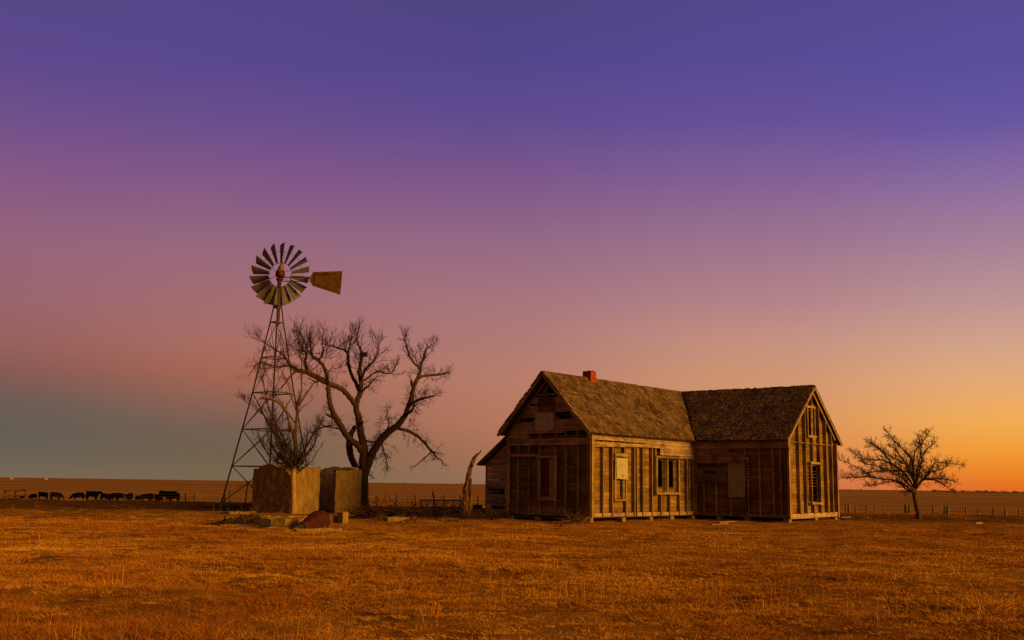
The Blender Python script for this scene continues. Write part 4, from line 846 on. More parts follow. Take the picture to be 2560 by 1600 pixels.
# ------------------------------------------------------------------ roofless concrete shed
cor = at(733, 1284, 49.0); cor.z = zg(cor.x, cor.y)
CO = Vector((cor.x, cor.y, cor.z)); SL, SW, SH, ST = 4.12, 3.06, 2.12, .2
shed = thing('concrete_shed', CO, 'roofless shed of crumbling concrete walls with an open doorway', 'shed', -HA)
def sloc(p): q = p - CO; return Vector((q.dot(hu), q.dot(hv), q.z))
def spx(px, py, axis):                       # on the lit face (axis 'v', x=0) or the shaded face (axis 'u', y=0)
    n = hu if axis == 'v' else hv
    q = sloc(onplane(px, py, CO, n)); return (q.y if axis == 'v' else q.x), q.z
def wallmesh(name, pts, o, d, nrm, th, mt='concrete'):
    """wall from a jagged top profile pts [(s,z)...]; bottom at z=-.3; built as columns so the top edge stays rough"""
    mb = MB(); o = Vector(o); d = Vector(d); nrm = Vector(nrm)
    s0, s1 = pts[0][0], pts[-1][0]; cols = int((s1 - s0) / .07); xs = [s0 + (s1 - s0) * i / cols for i in range(cols + 1)]
    ps = [p[0] for p in pts]; pz = [p[1] for p in pts]
    H_ = [float(np.interp(x, ps, pz)) + random.uniform(-.03, .03) + (float(vnoise(x * 2.2, 3.3, 31)) - .5) * .1 for x in xs]
    nz = 16; grid = [[], []]
    for side in (0, 1):
        for i, x in enumerate(xs):
            for k in range(nz + 1):
                z = -.3 + (H_[i] + .3) * k / nz
                off = (float(vnoise(x * 3 + 7, z * 5 + side * 9, 7)) - .5) * .06 + (float(vnoise(x * 11, z * 13 + side * 5, 17)) - .5) * .03 + (.012 if (int((z + .3) / .3) % 2 == 0) else 0)
                mb.V.append(tuple(o + d * x + nrm * ((off if side == 0 else -th + off)) + Vector((0, 0, z)))); grid[side].append(len(mb.V) - 1)
    R_ = nz + 1
    for i in range(cols):
        for k in range(nz):
            q = (i * R_ + k, (i + 1) * R_ + k, (i + 1) * R_ + k + 1, i * R_ + k + 1)
            mb.face([grid[0][t] for t in q]); mb.face([grid[1][t] for t in q[::-1]])
        a, b_ = i * R_ + nz, (i + 1) * R_ + nz; mb.face((grid[0][a], grid[0][b_], grid[1][b_], grid[1][a]))
    for i in (0, cols):
        for k in range(nz):
            a, b_ = i * R_ + k, i * R_ + k + 1
            q = (grid[0][a], grid[0][b_], grid[1][b_], grid[1][a]); mb.face(q if i == 0 else q[::-1])
    return mb.build(name, M[mt], shed)
d0 = spx(798.5, 1230, 'v')[0]; d1 = spx(838.5, 1230, 'v')[0]
tv = lambda px, py: spx(px, py, 'v'); tu = lambda px, py: spx(px, py, 'u')
wallmesh('wall', [(0.0, tv(738, 1186)[1]), (tv(752, 1178)[0], tv(752, 1178)[1]), (tv(765, 1170)[0], tv(765, 1168)[1]), (d0, tv(798, 1168)[1])], (0, 0, 0), (0, 1, 0), (1, 0, 0), ST)
wallmesh('wall', [(d1, tv(840, 1174)[1]), (d1 + .4, tv(850, 1173.5)[1]), (SL, tv(898, 1175)[1])], (0, 0, 0), (0, 1, 0), (1, 0, 0), ST)
xl = -SW
wallmesh('wall', [(xl, tu(638, 1171)[1]), (tu(646, 1171)[0], tu(646, 1171)[1]), (tu(647.5, 1164)[0], tu(647.5, 1164)[1]), (tu(680, 1161)[0], tu(680, 1161)[1]), (tu(690, 1166)[0], tu(690, 1166)[1]), (tu(712, 1171)[0], tu(712, 1171)[1]), (tu(728, 1190)[0], tu(728, 1190)[1]), (-.22, tu(730, 1189)[1])], (0, 0, 0), (1, 0, 0), (0, -1, 0), ST)
wallmesh('wall', [(.22, 2.0), (SL * .6, 2.1), (SL - .23, 2.05)], (-SW, 0, 0), (0, 1, 0), (-1, 0, 0), ST)
tag(wallmesh('wall', [(-SW, 2.1), (-SW * .6, 2.2), (-.22, 2.15)], (0, SL, 0), (1, 0, 0), (0, 1, 0), ST, 'lit_tone_concrete'), 'rear wall seen through the doorway, coloured paler as if lit')
mb = MB(); s_, z_ = tu(686, 1200); mb.board((tu(684, 1175)[0], -.02, tu(684, 1190)[1]), (.16, 0, 0), (0, -.012, 0), (0, 0, .3), 1); mb.build('patch', M['pale'], shed, )
mb = MB(); mb.board((-.12, d0 + .02, tv(800, 1203)[1] - .0), (-.05, 0, 0), (0, .25, 0), (0, 0, .13), 1); mb.build('latch_block', M['iron'], shed)

# low footing in front of the shed, with its end block
fa = gh(566, 1302); fb = gh(842, 1308)
f0 = Vector((fa.x, fa.y, zg(fa.x, fa.y))); f1 = Vector((fb.x, fb.y + .25, zg(fb.x, fb.y)))
def rough_box(mb, o, X, Y, Z, n=(10, 3, 3), amp=.02, tone=1.0, seed=0):
    """box with rough faces"""
    o = Vector(o); X = Vector(X); Y = Vector(Y); Z = Vector(Z)
    faces = ((o, X, Z, n[0], n[2]), (o + Y + X, -X, Z, n[0], n[2]), (o + Y, -Y, Z, n[1], n[2]), (o + X, Y, Z, n[1], n[2]), (o + Z, X, Y, n[0], n[1]))
    idx = {}
    def vert(p):
        k = (round(p.x, 4), round(p.y, 4), round(p.z, 4))
        if k not in idx:
            q = Vector(p); r = float(vnoise(p.x * 6 + p.z * 3 + seed, p.y * 6 - p.z * 4, 3)) - .5; r2 = float(vnoise(p.x * 5 - p.z * 5, p.y * 4 + p.z * 6 + seed, 8)) - .5
            mb.V.append(tuple(q + Vector((r * amp, r2 * amp, (r + r2) * amp)))); idx[k] = len(mb.V) - 1
        return idx[k]
    for p0, A, B, na, nb in faces:
        for i in range(na):
            for j in range(nb):
                q = [vert(p0 + A * (a / na) + B * (b_ / nb)) for a, b_ in ((i, j), (i + 1, j), (i + 1, j + 1), (i, j + 1))]
                if len(set(q)) == 4: mb.face(q, tone)
mb = MB(); X = f1 - f0; X.z = 0; Yv = Vector((-X.y, X.x, 0)).normalized() * .45; Z0 = at(842, 1290, f1.y).z
rough_box(mb, f0 - Vector((0, 0, .2)), X, Yv, (0, 0, Z0 - f0.z + .2), (60, 4, 4), .04)
ft = mb.build('concrete_footing', M['concrete'], loc=f0); tag(ft, 'long low concrete footing on the ground in front of the roofless shed', 'footing')
eb = gh(857, 1309); eb.z = zg(eb.x, eb.y); mb = MB()
w_ = (at(857, 1300, eb.y) - at(841, 1300, eb.y)).length / hu.x; d_ = (at(868, 1300, eb.y) - at(857, 1300, eb.y)).length / hv.x; h_ = at(857, 1281, eb.y).z - eb.z
rough_box(mb, -hu * w_ - Vector((0, 0, .15)), hu * w_, hv * d_, (0, 0, h_ + .15), (5, 5, 5), .03, seed=4); bl = mb.build('concrete_block', M['concrete']); bl.location = eb; tag(bl, 'upright concrete block at the right end of the low footing', 'concrete block')
# rusty drum lying in front of it
dr0 = gh(790, 1327); dr0.z = zg(dr0.x, dr0.y); k_ = dr0.y / FPX
drum = thing('rusty_drum', dr0, 'rusty round bellied metal drum tipped over on the ground', 'drum')
A0 = at(757, 1318, dr0.y - .25) - dr0; A1 = at(806, 1299, dr0.y + .35) - dr0; axd = (A1 - A0).normalized(); Ld = (A1 - A0).length
MD = Matrix.Translation(A0) @ axd.to_track_quat('Z', 'Y').to_matrix().to_4x4()
mb = MB(); mb.lathe([(11 * k_, 0), (12 * k_, .05 * Ld), (18 * k_, .25 * Ld), (24 * k_, .55 * Ld), (26.5 * k_, .75 * Ld), (26.6 * k_, .8 * Ld), (25.5 * k_, .95 * Ld), (21 * k_, 1.12 * Ld), (12 * k_, 1.25 * Ld), (.02, 1.3 * Ld)], MD, 24, caps=(False, True)); mb.build('shell', M['rust'], drum, smooth=True)
mb = MB(); mb.tube([MD @ Vector((11.5 * k_ * math.cos(2 * math.pi * i / 24), 11.5 * k_ * math.sin(2 * math.pi * i / 24), 0)) for i in range(25)], .035, 5, cap=False); mb.build('mouth_rim', M['rust'], drum)
mb = MB(); mb.lathe([(10 * k_, .02), (10 * k_, .05)], MD, 20); mb.build('dark_mouth', M['iron'], drum)
fp = at(746, 1321, dr0.y - .3) - dr0; mb = MB(); mb.tube([fp + Vector((-.08, 0, -.02)), fp + Vector((.1, .05, .06)), A0 + Vector((.05, 0, .05))], [.1, .13, .12], 8); mb.build('spout', M['iron'], drum)
# scattered slabs and broken pieces
def slabthing(name, px0, py0, px1, depth, h, label, cat, m='concrete', rot=0.0, tone=1.0):
    a = gh(px0, py0); b_ = gh(px1, py0); a.z = zg(a.x, a.y); L = (b_ - a); L.z = 0
    R_ = Matrix.Rotation(rot, 3, 'Z'); X = R_ @ L; Y = Vector((-X.y, X.x, 0)).normalized() * depth
    mb = MB(); rough_box(mb, Vector((0, 0, -.08)), X, Y, (0, 0, h + .08), (8, 4, 2), .05, tone, seed=px0); o = mb.build(name, M[m]); o.location = a; return tag(o, label, cat)
slabthing('concrete_slab', 742, 1328, 858, .5, .07, 'flat broken concrete slab under the rusty drum', 'slab', rot=.12)
slabthing('concrete_chunk', 712, 1318, 744, .5, .26, 'broken concrete chunk left of the rusty drum', 'concrete chunk', rot=-.3)
slabthing('concrete_slab', 970, 1303, 1026, .7, .14, 'broken concrete slab edge among the dry brush', 'slab', rot=.2)
slabthing('concrete_slab', 572, 1286, 640, .6, .1, 'thin flat slab on the ground at the windmill foot', 'slab', rot=.05)
# earth banks
def bank(px0, px1, py, dep, h, label, seed, back=0):
    a = gh(px0, py); b_ = gh(px1, py); mb = MB(); nX, nY = 110, 24; L = b_ - a; Yv = Vector((-L.y, L.x, 0)).normalized()
    for i in range(nX + 1):
        for j in range(nY + 1):
            u_ = i / nX; v_ = j / nY; p = a + L * u_ + Yv * (v_ * dep); prof = math.sin(math.pi * min(1, max(0, u_))) ** .5 * math.sin(math.pi * v_) ** .8
            n_ = float(vnoise(u_ * 11 + seed, v_ * 3, seed)); n2 = float(vnoise(u_ * 40, v_ * 9 + seed, seed + 1))
            n3 = float(vnoise(u_ * 90, v_ * 20 + seed, seed + 2)); p.z = zg(p.x, p.y) - .03 + h * prof * (.3 + .8 * n_) + (.1 * (n2 - .3) + .08 * (n3 - .5)) * prof; mb.V.append(tuple(p))
    for i in range(nX):
        for j in range(nY):
            k = i * (nY + 1) + j; mb.face((k, k + nY + 1, k + nY + 2, k + 1))
    o = mb.build('earth_bank', M['dirt'], loc=a); tag(o, label, 'earth bank', kind='structure'); return a, L, Yv
B0 = bank(575, 736, 1313, 2.2, .3, 'dark earth bank in front of the low footing', 3)
B1 = bank(912, 1170, 1298, 3.0, .42, 'dark earth bank between the large tree and the dead trunk', 6)
bank(905, 1235, 1281, 2.5, .3, 'low dark earth bank behind the dry brush', 9)
bank(1150, 1262, 1301, 1.5, .25, 'low dark earth bank at the foot of the dead trunk', 12)
# brush of dead sticks on the bank
def brush(name, a, L, Yv, n, lo, hi, rr, label, m='twig', kind='stuff', zb=.0, flat=.35, dep=2.6):
    mb = MB()
    for k in range(n):
        p = a + L * random.random() + Yv * (random.random() * dep); p.z = zg(p.x, p.y) + zb + random.uniform(0, .25) * (zb > 0)
        d = rvec(); d.z = abs(d.z) * flat + .02; d.normalize(); l = random.uniform(lo, hi); q = p + d * l * .5 + rvec() * .06
        mb.tube([p, q, q + (d + rvec() * .35).normalized() * l * .5], [rr, rr * .8, rr * .4], 4)
    o = mb.build(name, M[m], loc=a); tag(o, label, kind=kind); return o
brush('brush', *B1, 420, .25, 1.2, .016, 'tangle of dead brush on the dark bank right of the large tree', zb=.12)
brush('brush', *B0, 150, .1, .5, .010, 'dead weeds and sticks on the bank before the low footing', 'deadwood', zb=.1, flat=.8, dep=2)
ba = gh(1150, 1302); brush('brush', ba, gh(1258, 1300) - ba, Vector((0, 1, 0)), 160, .15, .7, .012, 'dead weeds and sticks around the foot of the dead trunk', zb=.03, flat=.7, dep=1.2)
def log(name, pts, r0, r1, label, cat, m='deadwood', Y=None, z0=.0):
    P0 = [gh(*p[:2]) for p in pts]; y = P0[0].y; b0 = P0[0].copy(); b0.z = zg(b0.x, b0.y)
    Q = [at(p[0], p[1], y) - b0 for p in pts]; P_, r_ = smooth(Q, list(np.linspace(r0, r1, len(Q))), 4, .012); mb = MB(); mb.tube(P_, r_, 8); o = mb.build(name, M[m]); o.location = b0; return tag(o, label, cat)
log('fallen_branch', [(1003, 1307), (1018, 1301), (1032, 1296), (1040, 1292)], .07, .035, 'fallen branch propped against the slab edge among the dry brush', 'branch')
log('fallen_branch', [(1405, 1315), (1430, 1312), (1447, 1308), (1466, 1296), (1474, 1294)], .07, .05, 'pale bent branch lying at the front corner of the farmhouse', 'branch')
log('fallen_branch', [(925, 1296), (945, 1291), (962, 1293), (985, 1289)], .06, .03, 'crooked dark branch on the ground right of the large tree', 'branch', 'bark')
log('fallen_branch', [(1040, 1300), (1062, 1296), (1090, 1297)], .05, .02, 'pale branch on the ground below the standpipe', 'branch')
log('fallen_log', [(1095, 1302), (1120, 1299), (1150, 1300)], .10, .06, 'thick log on the ground left of the dead trunk', 'log')
log('fallen_log', [(1478, 1300), (1510, 1301), (1540, 1308)], .09, .04, 'dark log lying along the sunlit side wall of the farmhouse', 'log', 'bark')
log('fallen_branch', [(906, 1279), (914, 1290), (918, 1300)], .03, .02, 'thin pale stick leaning below the large tree trunk', 'branch')
log('fallen_branch', [(598, 1272), (606, 1282), (612, 1290)], .025, .015, 'thin pale stick in front of the windmill foot', 'branch')
ba = gh(1425, 1313); brush('stick_pile', ba, gh(1462, 1311) - ba, Vector((0, 1, 0)), 60, .2, .8, .014, 'small heap of pale broken sticks at the farmhouse corner', 'deadwood', zb=.04, dep=.6)
def plank(px0, px1, py, label, w=.18, m='siding', rot=.0):
    a = gh(px0, py); b_ = gh(px1, py); a.z = zg(a.x, a.y); L = b_ - a; L.z = 0; L = Matrix.Rotation(rot, 3, 'Z') @ L; mb = MB(); Y = Vector((-L.y, L.x, 0)).normalized() * w
    mb.board((0, 0, .02), L + Vector((0, 0, .02)), Y, (0, 0, .03), 1.25); o = mb.build('loose_plank', M[m]); o.location = a; tag(o, label, 'plank')
plank(1780, 1822, 1313.5, 'pale plank on the grass in front of the dark recessed wall', .22); plank(1800, 1845, 1308, 'weathered plank close to the dark recessed wall', .15, rot=.1); plank(1395, 1440, 1315.5, 'weathered plank at the left end of the stick heap', .12, rot=-.03)
plank(2105, 2140, 1296, 'weathered plank on the ground right of the farmhouse', .25, rot=.3)
log('fallen_log', [(2106, 1300), (2125, 1299), (2150, 1301)], .08, .05, 'dark log on the ground beyond the right farmhouse corner', 'log', 'bark')
slabthing('flat_stone', 2440, 1309, 2456, .3, .06, 'small pale stone far right on the grass', 'stone', 'pale')

# ------------------------------------------------------------------ fences
def fence(name, label, posts, wires, cat='fence', m='post', rw=.012, group=None):
    """posts: (px, top_py, base_py, radius, material); wires: fraction heights; posts stand on the ground"""
    pts = []
    for (px, pt, pb, r, *mm) in posts:
        b_ = gh(px, pb); b_.z = zg(b_.x, b_.y); t = at(px, pt, b_.y); lean = 0
        if mm and isinstance(mm[0], (int, float)): t = at(px + mm[0], pt, b_.y); mm = mm[1:]
        pts.append((b_, t, r, mm[0] if mm else m))
    f = thing(name, pts[0][0], label, cat); o = pts[0][0]
    for b_, t, r, mm in pts:
        mb = MB(); mb.tube([b_ - o - Vector((0, 0, .15)), (b_ + t) / 2 - o + rvec() * .01, t - o], [r, r * .95, r * .85], 7); mb.build('post', M[mm], f)
    for w in wires:
        mb = MB(); rr = rw; mb.tube([b_.lerp(t, w) - o for b_, t, r, mm in pts], rr, 4); mb.build('wire', M['steel'], f)
    return f, o, pts
fence('wire_fence', 'thin wire fence of leaning wooden posts left of the windmill', [(121.5, 1228, 1249, .05), (169, 1231, 1250, .045, 'deadwood'), (310, 1234, 1252, .04), (384, 1234, 1253, .04), (464, 1233, 1255, .05, 'deadwood'), (486.5, 1233, 1254, .045), (506, 1232, 1254, .055, -1.5), (562, 1232, 1258, .06, 'deadwood')], (.35, .6, .9))
pen, po, pp = fence('pen_fence', 'wooden pen fence with rails at the far left', [(-30, 1225, 1249, .08), (-8, 1223, 1248, .08), (13.5, 1224, 1248, .09), (38.5, 1226, 1247, .06), (63, 1222, 1249, .06), (68, 1226, 1250, .06, 'deadwood'), (94, 1228, 1249, .05)], ())
for f_ in (.36, .9):
    mb = MB(); q = [b_.lerp(t, f_) - po for b_, t, r, mm in pp[:6]]
    for a, b_ in zip(q[:-1], q[1:]): mb.bar(a - Vector((0, .12, 0)), b_ - Vector((0, .12, 0)), .04, .08, tone=1)
    mb.build('rail', M['post'], pen)
fence('wire_fence', 'low wire fence on slim posts behind the large tree', [(915, 1243, 1266, .03), (942.5, 1240, 1268, .035), (991, 1236, 1269, .04), (1037.5, 1237, 1269, .035), (1110, 1238, 1271, .035), (1150, 1238, 1272, .035), (1195, 1240, 1273, .035)], (.25, .45, .65, .85), rw=.008)
fence('post_fence', 'sparse row of old posts behind the windswept tree', [(2115, 1260, 1281, .06), (2122.5, 1260, 1282, .09), (2139, 1262, 1282, .05), (2167, 1262, 1283, .06), (2187, 1264, 1283, .05), (2209, 1263, 1278, .13), (2266, 1261, 1284, .12, -1), (2274, 1263, 1284, .09), (2333, 1262, 1286, .06), (2362, 1265, 1286, .09), (2369.5, 1265, 1286, .09), (2415, 1268, 1288, .05), (2446, 1270, 1289, .05), (2484, 1271, 1290, .06), (2515, 1272, 1292, .07, -1.5), (2547, 1273, 1293, .05), (2590, 1275, 1295, .06)], (.4, .8), rw=.008)
# woven wire panel by the windmill
a = gh(572, 1259); b_ = gh(640, 1261); a.z = zg(a.x, a.y); b_.z = zg(b_.x, b_.y); mw = thing('woven_wire_fence', a, 'woven wire fence panel with an iron post between the windmill legs and the shed', 'fence'); b_ = b_ - a; hm = at(600, 1206, a.y).z - zg(a.x, a.y)
mb = MB()
for k in range(15): p = b_ * (k / 14); mb.tube([p - Vector((0, 0, .05)), p + Vector((0, 0, hm * (.62 if k < 3 else .95)))], .0055, 4)
for k in range(9): z = hm * .95 * k / 8 + .03; mb.tube([Vector((0, 0, z)) if k < 6 else b_ * .2 + Vector((0, 0, z)), b_ + Vector((0, 0, z))], .0055, 4)
mb.build('wire_mesh', M['steel'], mw)
p = b_ * .62; mb = MB(); mb.tube([p + Vector((-.02, -.06, -.2)), p + Vector((.09, -.06, at(615, 1203, a.y).z - a.z))], .035, 7); mb.build('post', M['iron'], mw)
mb = MB(); mb.tube([Vector((-.0, -.03, -.2)), Vector((.02, -.03, hm * .6))], .03, 6); mb.build('post', M['deadwood'], mw)
# leaning pipe, standpipe and feeder rack
def pole(name, px, pb, dx, pt, r, label, cat, m='iron', extra=None):
    g_ = gh(px, pb); g_.z = zg(g_.x, g_.y); t = at(px + dx, pt, g_.y) - g_; mb = MB(); pts = [Vector((0, 0, -.2)), t * .5, t]
    if extra: pts += [at(*e, g_.y) - g_ for e in extra]
    mb.tube(pts, r, 7); o = mb.build(name, M[m]); o.location = g_; tag(o, label, cat)
pole('iron_pipe', 1088.5, 1272, -6.5, 1229, .045, 'tall rusty iron pipe leaning left in front of the feeder rack', 'pipe')
pole('standpipe', 1034, 1281, .5, 1262, .04, 'short bent standpipe among the dry brush', 'pipe', 'iron', [(1041, 1260.5)])
g_ = gh(1049, 1272); rk = thing('feeder_rack', Vector((g_.x, g_.y, zg(g_.x, g_.y))), 'long low metal feeder rack with thin bars left of the dead trunk', 'feeder'); gz0 = zg(g_.x, g_.y)
r0 = at(1049, 1270, g_.y) - Vector((g_.x, g_.y, gz0)); r1 = at(1160, 1271, g_.y + .5) - Vector((g_.x, g_.y, gz0)); ht = at(1049, 1250.5, g_.y).z - at(1049, 1270, g_.y).z
mb = MB(); mb.bar(r0, r1, .12, .14, tone=1); mb.bar(r0 + Vector((0, .7, 0)), r1 + Vector((0, .7, 0)), .12, .14, tone=1); mb.build('beam', M['iron'], rk)
mb = MB(); mb.tube([r0 + Vector((0, 0, ht)), r1 + Vector((0, 0, ht))], .028, 5); mb.tube([r0 + Vector((0, .7, ht)), r1 + Vector((0, .7, ht))], .022, 5); mb.build('top_rail', M['rust'], rk)
mb = MB()
for k in range(22): p = r0.lerp(r1, k / 21); mb.tube([p, p + Vector((0, 0, ht))], .013 if k % 4 else .026, 4); mb.tube([p + Vector((0, .7, 0)), p + Vector((0, .7, ht))], .011, 4)
mb.build('bars', M['rust'], rk)
for f_ in (.03, .37, .69, .97):
    mb = MB(); p = r0.lerp(r1, f_); mb.board(p + Vector((-.06, -.06, -p.z - .1)), (.12, 0, 0), (0, .12, 0), (0, 0, p.z + .1), 1); mb.build('leg', M['post'], rk)
g_ = gh(1181, 1274); tr = thing('feed_trough', Vector((g_.x, g_.y, zg(g_.x, g_.y))), 'dark boxy feed trough between the dead trunk and the lean-to', 'trough'); w_ = (at(1206, 1270, g_.y) - at(1181, 1270, g_.y)).length; h_ = at(1181, 1262, g_.y).z - zg(g_.x, g_.y)
mb = MB(); mb.board((0, 0, h_ * .2), (w_, 0, 0), (0, .06, 0), (0, 0, h_ * .8), .6); mb.board((0, .7, h_ * .2), (w_, 0, 0), (0, .06, 0), (0, 0, h_ * .8), .6); mb.board((0, .06, h_ * .2), (.06, 0, 0), (0, .64, 0), (0, 0, h_ * .8), .6); mb.board((w_ - .06, .06, h_ * .2), (.06, 0, 0), (0, .64, 0), (0, 0, h_ * .8), .6); mb.board((.06, .06, h_ * .25), (w_ - .12, 0, 0), (0, .64, 0), (0, 0, .05), .6); mb.build('box', M['iron'], tr)
mb = MB(); mb.bar((0, .1, .1), (w_, .1, .1), .1, .3 * h_, tone=1); mb.bar((0, .66, .1), (w_, .66, .1), .1, .3 * h_, tone=1); mb.build('skid', M['post'], tr)

# ------------------------------------------------------------------ cattle
def cow_mesh(head_up):
    V = [(-.75, 0, 1.12), (-.35, 0, 1.12), (.1, 0, 1.08), (.5, 0, 1.12), (.78, 0, 1.22 if head_up else 1.05), (1.0, 0, 1.38 if head_up else .82), (1.22, 0, 1.36 if head_up else .58), (1.42, 0, 1.24 if head_up else .38)]
    Rr = [.33, .43, .47, .44, .29, .2, .17, .1]
    E_ = [(i, i + 1) for i in range(7)]
    for x, sgn in ((-.62, 1), (-.62, -1), (.5, 1), (.5, -1)):
        top = 1 if x < 0 else 3; b_ = len(V); hind = x < 0
        V += [(x + (-.08 if hind else .04), sgn * .2, .78), (x + (-.16 if hind else .02), sgn * .2, .46), (x + (-.08 if hind else .02), sgn * .2, .2), (x + (-.06 if hind else .04), sgn * .2, .0)]
        Rr += [.22 if hind else .18, .12, .09, .09]; E_ += [(0 if hind else 3, b_), (b_, b_ + 1), (b_ + 1, b_ + 2), (b_ + 2, b_ + 3)]
    b_ = len(V); V += [(-.98, 0, 1.05), (-1.04, 0, .6)]; Rr += [.05, .035]; E_ += [(0, b_), (b_, b_ + 1)]
    for sg in (1, -1):
        b_ = len(V); V.append((1.02, sg * .26, 1.42 if head_up else .86)); Rr.append(.05); E_.append((5, b_))
    me = bpy.data.meshes.new('cow'); me.from_pydata(V, E_, []); o = bpy.data.objects.new('cow_skin', me); S.collection.objects.link(o)
    md = o.modifiers.new('skin', 'SKIN'); sk = me.skin_vertices[0].data
    for i, r in enumerate(Rr): sk[i].radius = (r, r)
    sk[1].use_root = True
    o.modifiers.new('sub', 'SUBSURF').levels = 1; o.modifiers['sub'].render_levels = 1
    dg = bpy.context.evaluated_depsgraph_get(); ev = o.evaluated_get(dg); out = bpy.data.meshes.new_from_object(ev); out.materials.clear(); out.materials.append(M['cow']); out.name = 'cow'
    bpy.data.objects.remove(o); return out
CM = (cow_mesh(False), cow_mesh(True))
cows = [(59.5, 1249, .62, 0, 200, 'small black calf beside the pen posts, leftmost of the cattle'), (84, 1250, .8, 0, 170, 'black cow standing behind the right end of the pen fence'), (108, 1251, 1.0, 0, 10, 'black cow between the pen fence and the next fence post'), (139, 1251, 1.0, 0, 0, 'black cow alone just right of the pen group'),
        (195, 1251, 1.0, 0, 205, 'black cow grazing to the left, standing apart in the gap'), (230, 1253, 1.15, 1, 40, 'larger black cow with raised head, facing right, standing apart'), (264, 1252, .95, 0, 0, 'black cow at the left end of the tight middle cluster'), (283, 1253, 1.0, 0, 180, 'black cow second in the tight middle cluster'),
        (303, 1253, 1.0, 0, 15, 'black cow third in the tight middle cluster'), (323, 1253, 1.0, 0, 120, 'black rounded cow at the right end of the middle cluster'), (346, 1253.5, .75, 0, 80, 'small black calf at the left end of the right hand cluster'), (366, 1253, 1.0, 0, 190, 'black cow next to the calf in the right hand cluster'),
        (383, 1253, 1.0, 0, 0, 'black cow in the centre of the right hand cluster'), (397, 1252.5, .85, 0, 75, 'black cow just left of the tall raised one'), (414, 1253, 1.3, 1, 30, 'tallest black cow with raised head near the right end of the herd'), (434, 1253, 1.05, 0, 170, 'rightmost black cow of the herd')]
for px, pb, sc, hu2, rz, lab in cows:
    p = at(px, pb, 185); p.z = zg(p.x, p.y)
    o = bpy.data.objects.new('cow', CM[hu2]); S.collection.objects.link(o); o.location = p; o.rotation_euler = (0, 0, math.radians(rz)); o.scale = (sc * 1.02,) * 3; tag(o, lab, 'cow', 'black cattle grazing in a line on the far left pasture')

# ------------------------------------------------------------------ far things
def farm(px, py, w, h, label):
    Y = 2600.0; p = at(px, py, Y); p.z = zg(p.x, p.y) - .5; f = thing('farm_building', p, label, 'building'); mb = MB(); mb.board((-w / 2, 0, 0), (w, 0, 0), (0, w * .6, 0), (0, 0, h + .5), 1); mb.build('wall', M['pale'], f)
    mb = MB(); z = h + .5; mb.slab([(-w / 2 - .5, -.5, z), (w / 2 + .5, -.5, z), (w / 2 + .5, w * .3, z + w * .22), (-w / 2 - .5, w * .3, z + w * .22)], (0, 0, .3), 1); mb.slab([(-w / 2 - .5, w * .6 + .5, z), (-w / 2 - .5, w * .3, z + w * .22), (w / 2 + .5, w * .3, z + w * .22), (w / 2 + .5, w * .6 + .5, z)], (0, 0, .3), 1); mb.build('roof', M['panel'], f)
farm(28, 1196, 6, 3, 'tiny pale farm building on the horizon at the far left'); farm(115, 1195, 5, 3.5, 'tiny pale farm building on the horizon left of the herd')
mb = MB()
def bushline(px0, px1, n, Y0, hmin, hmax):
    for k in range(n):
        px = random.uniform(px0, px1); Y = Y0 * random.uniform(.9, 1.1); p = at(px, 1225, Y); p.z = zg(p.x, p.y) - .5; h = random.uniform(hmin, hmax); w = h * random.uniform(.7, 1.6)
        for q in range(14):
            c = p + Vector((random.gauss(0, w * .4), random.gauss(0, w * .3), h * random.uniform(.1, 1))); s_ = h * random.uniform(.12, .3)
            mb.V.extend([tuple(c + rvec() * s_) for _ in range(4)]); b_ = len(mb.V) - 4; mb.face((b_, b_ + 1, b_ + 2)); mb.face((b_, b_ + 2, b_ + 3)); mb.face((b_, b_ + 3, b_ + 1)); mb.face((b_ + 1, b_ + 3, b_ + 2))
bushline(2330, 2620, 130, 3600, 3, 8); bushline(2100, 2330, 40, 3800, 2, 5); bushline(1100, 1160, 10, 3200, 2, 6); bushline(900, 1020, 10, 3600, 2, 5); bushline(560, 640, 6, 3600, 2, 4)
tag(mb.build('distant_treeline', M['twig']), 'thin ragged line of bushes along the horizon', kind='stuff')

# ------------------------------------------------------------------ grass
def tuft(name, n, h0, h1, spread, w, lean, mt, bend=.5, wind=(-.25, .05)):
    mb = MB()
    for k in range(n):
        a = random.uniform(0, 6.283); r = spread * math.sqrt(random.random()); p = Vector((r * math.cos(a), r * math.sin(a), -.02)); h = random.uniform(h0, h1)
        d = Vector((math.cos(a) * lean * random.uniform(.3, 1.3) + wind[0] * random.uniform(0, 1.6), math.sin(a) * lean * random.uniform(.3, 1.3) + wind[1], 1)).normalized()
        s = Vector((-d.y, d.x, 0)); s = (s if s.length > 1e-3 else Vector((1, 0, 0))).normalized(); b2 = random.uniform(0, 6.283); s = (s * math.cos(b2) + d.cross(s) * math.sin(b2)) * w * .5
        m1 = p + d * h * .55; d2 = (d + Vector((d.x, d.y, 0)) * bend * 2 + Vector((0, 0, -bend * .5))).normalized(); t = m1 + d2 * h * .5
        b_ = len(mb.V); mb.V.extend([tuple(p - s), tuple(p + s), tuple(m1 + s * .7), tuple(m1 - s * .7), tuple(t)]); mb.face((b_, b_ + 1, b_ + 2, b_ + 3)); mb.face((b_ + 3, b_ + 2, b_ + 4))
    o = mb.build(name, M[mt]); S.collection.objects.unlink(o); return o
TUF = []
for k in range(4): TUF.append(tuft('matted_tuft', 120, .03, .10, .2, .0055, 1.5, 'straw', .55, (-.5, .1)))
for k in range(3): TUF.append(tuft('upright_tuft', 20, .05, .13, .09, .005, .7, 'straw', .4))
for k in range(2): TUF.append(tuft('russet_tuft', 70, .04, .12, .17, .005, .9, 'russet', .3))
for k in range(2): TUF.append(tuft('seed_stalks', 6, .14, .36, .14, .005, .22, 'straw', .2, (-.12, 0)))
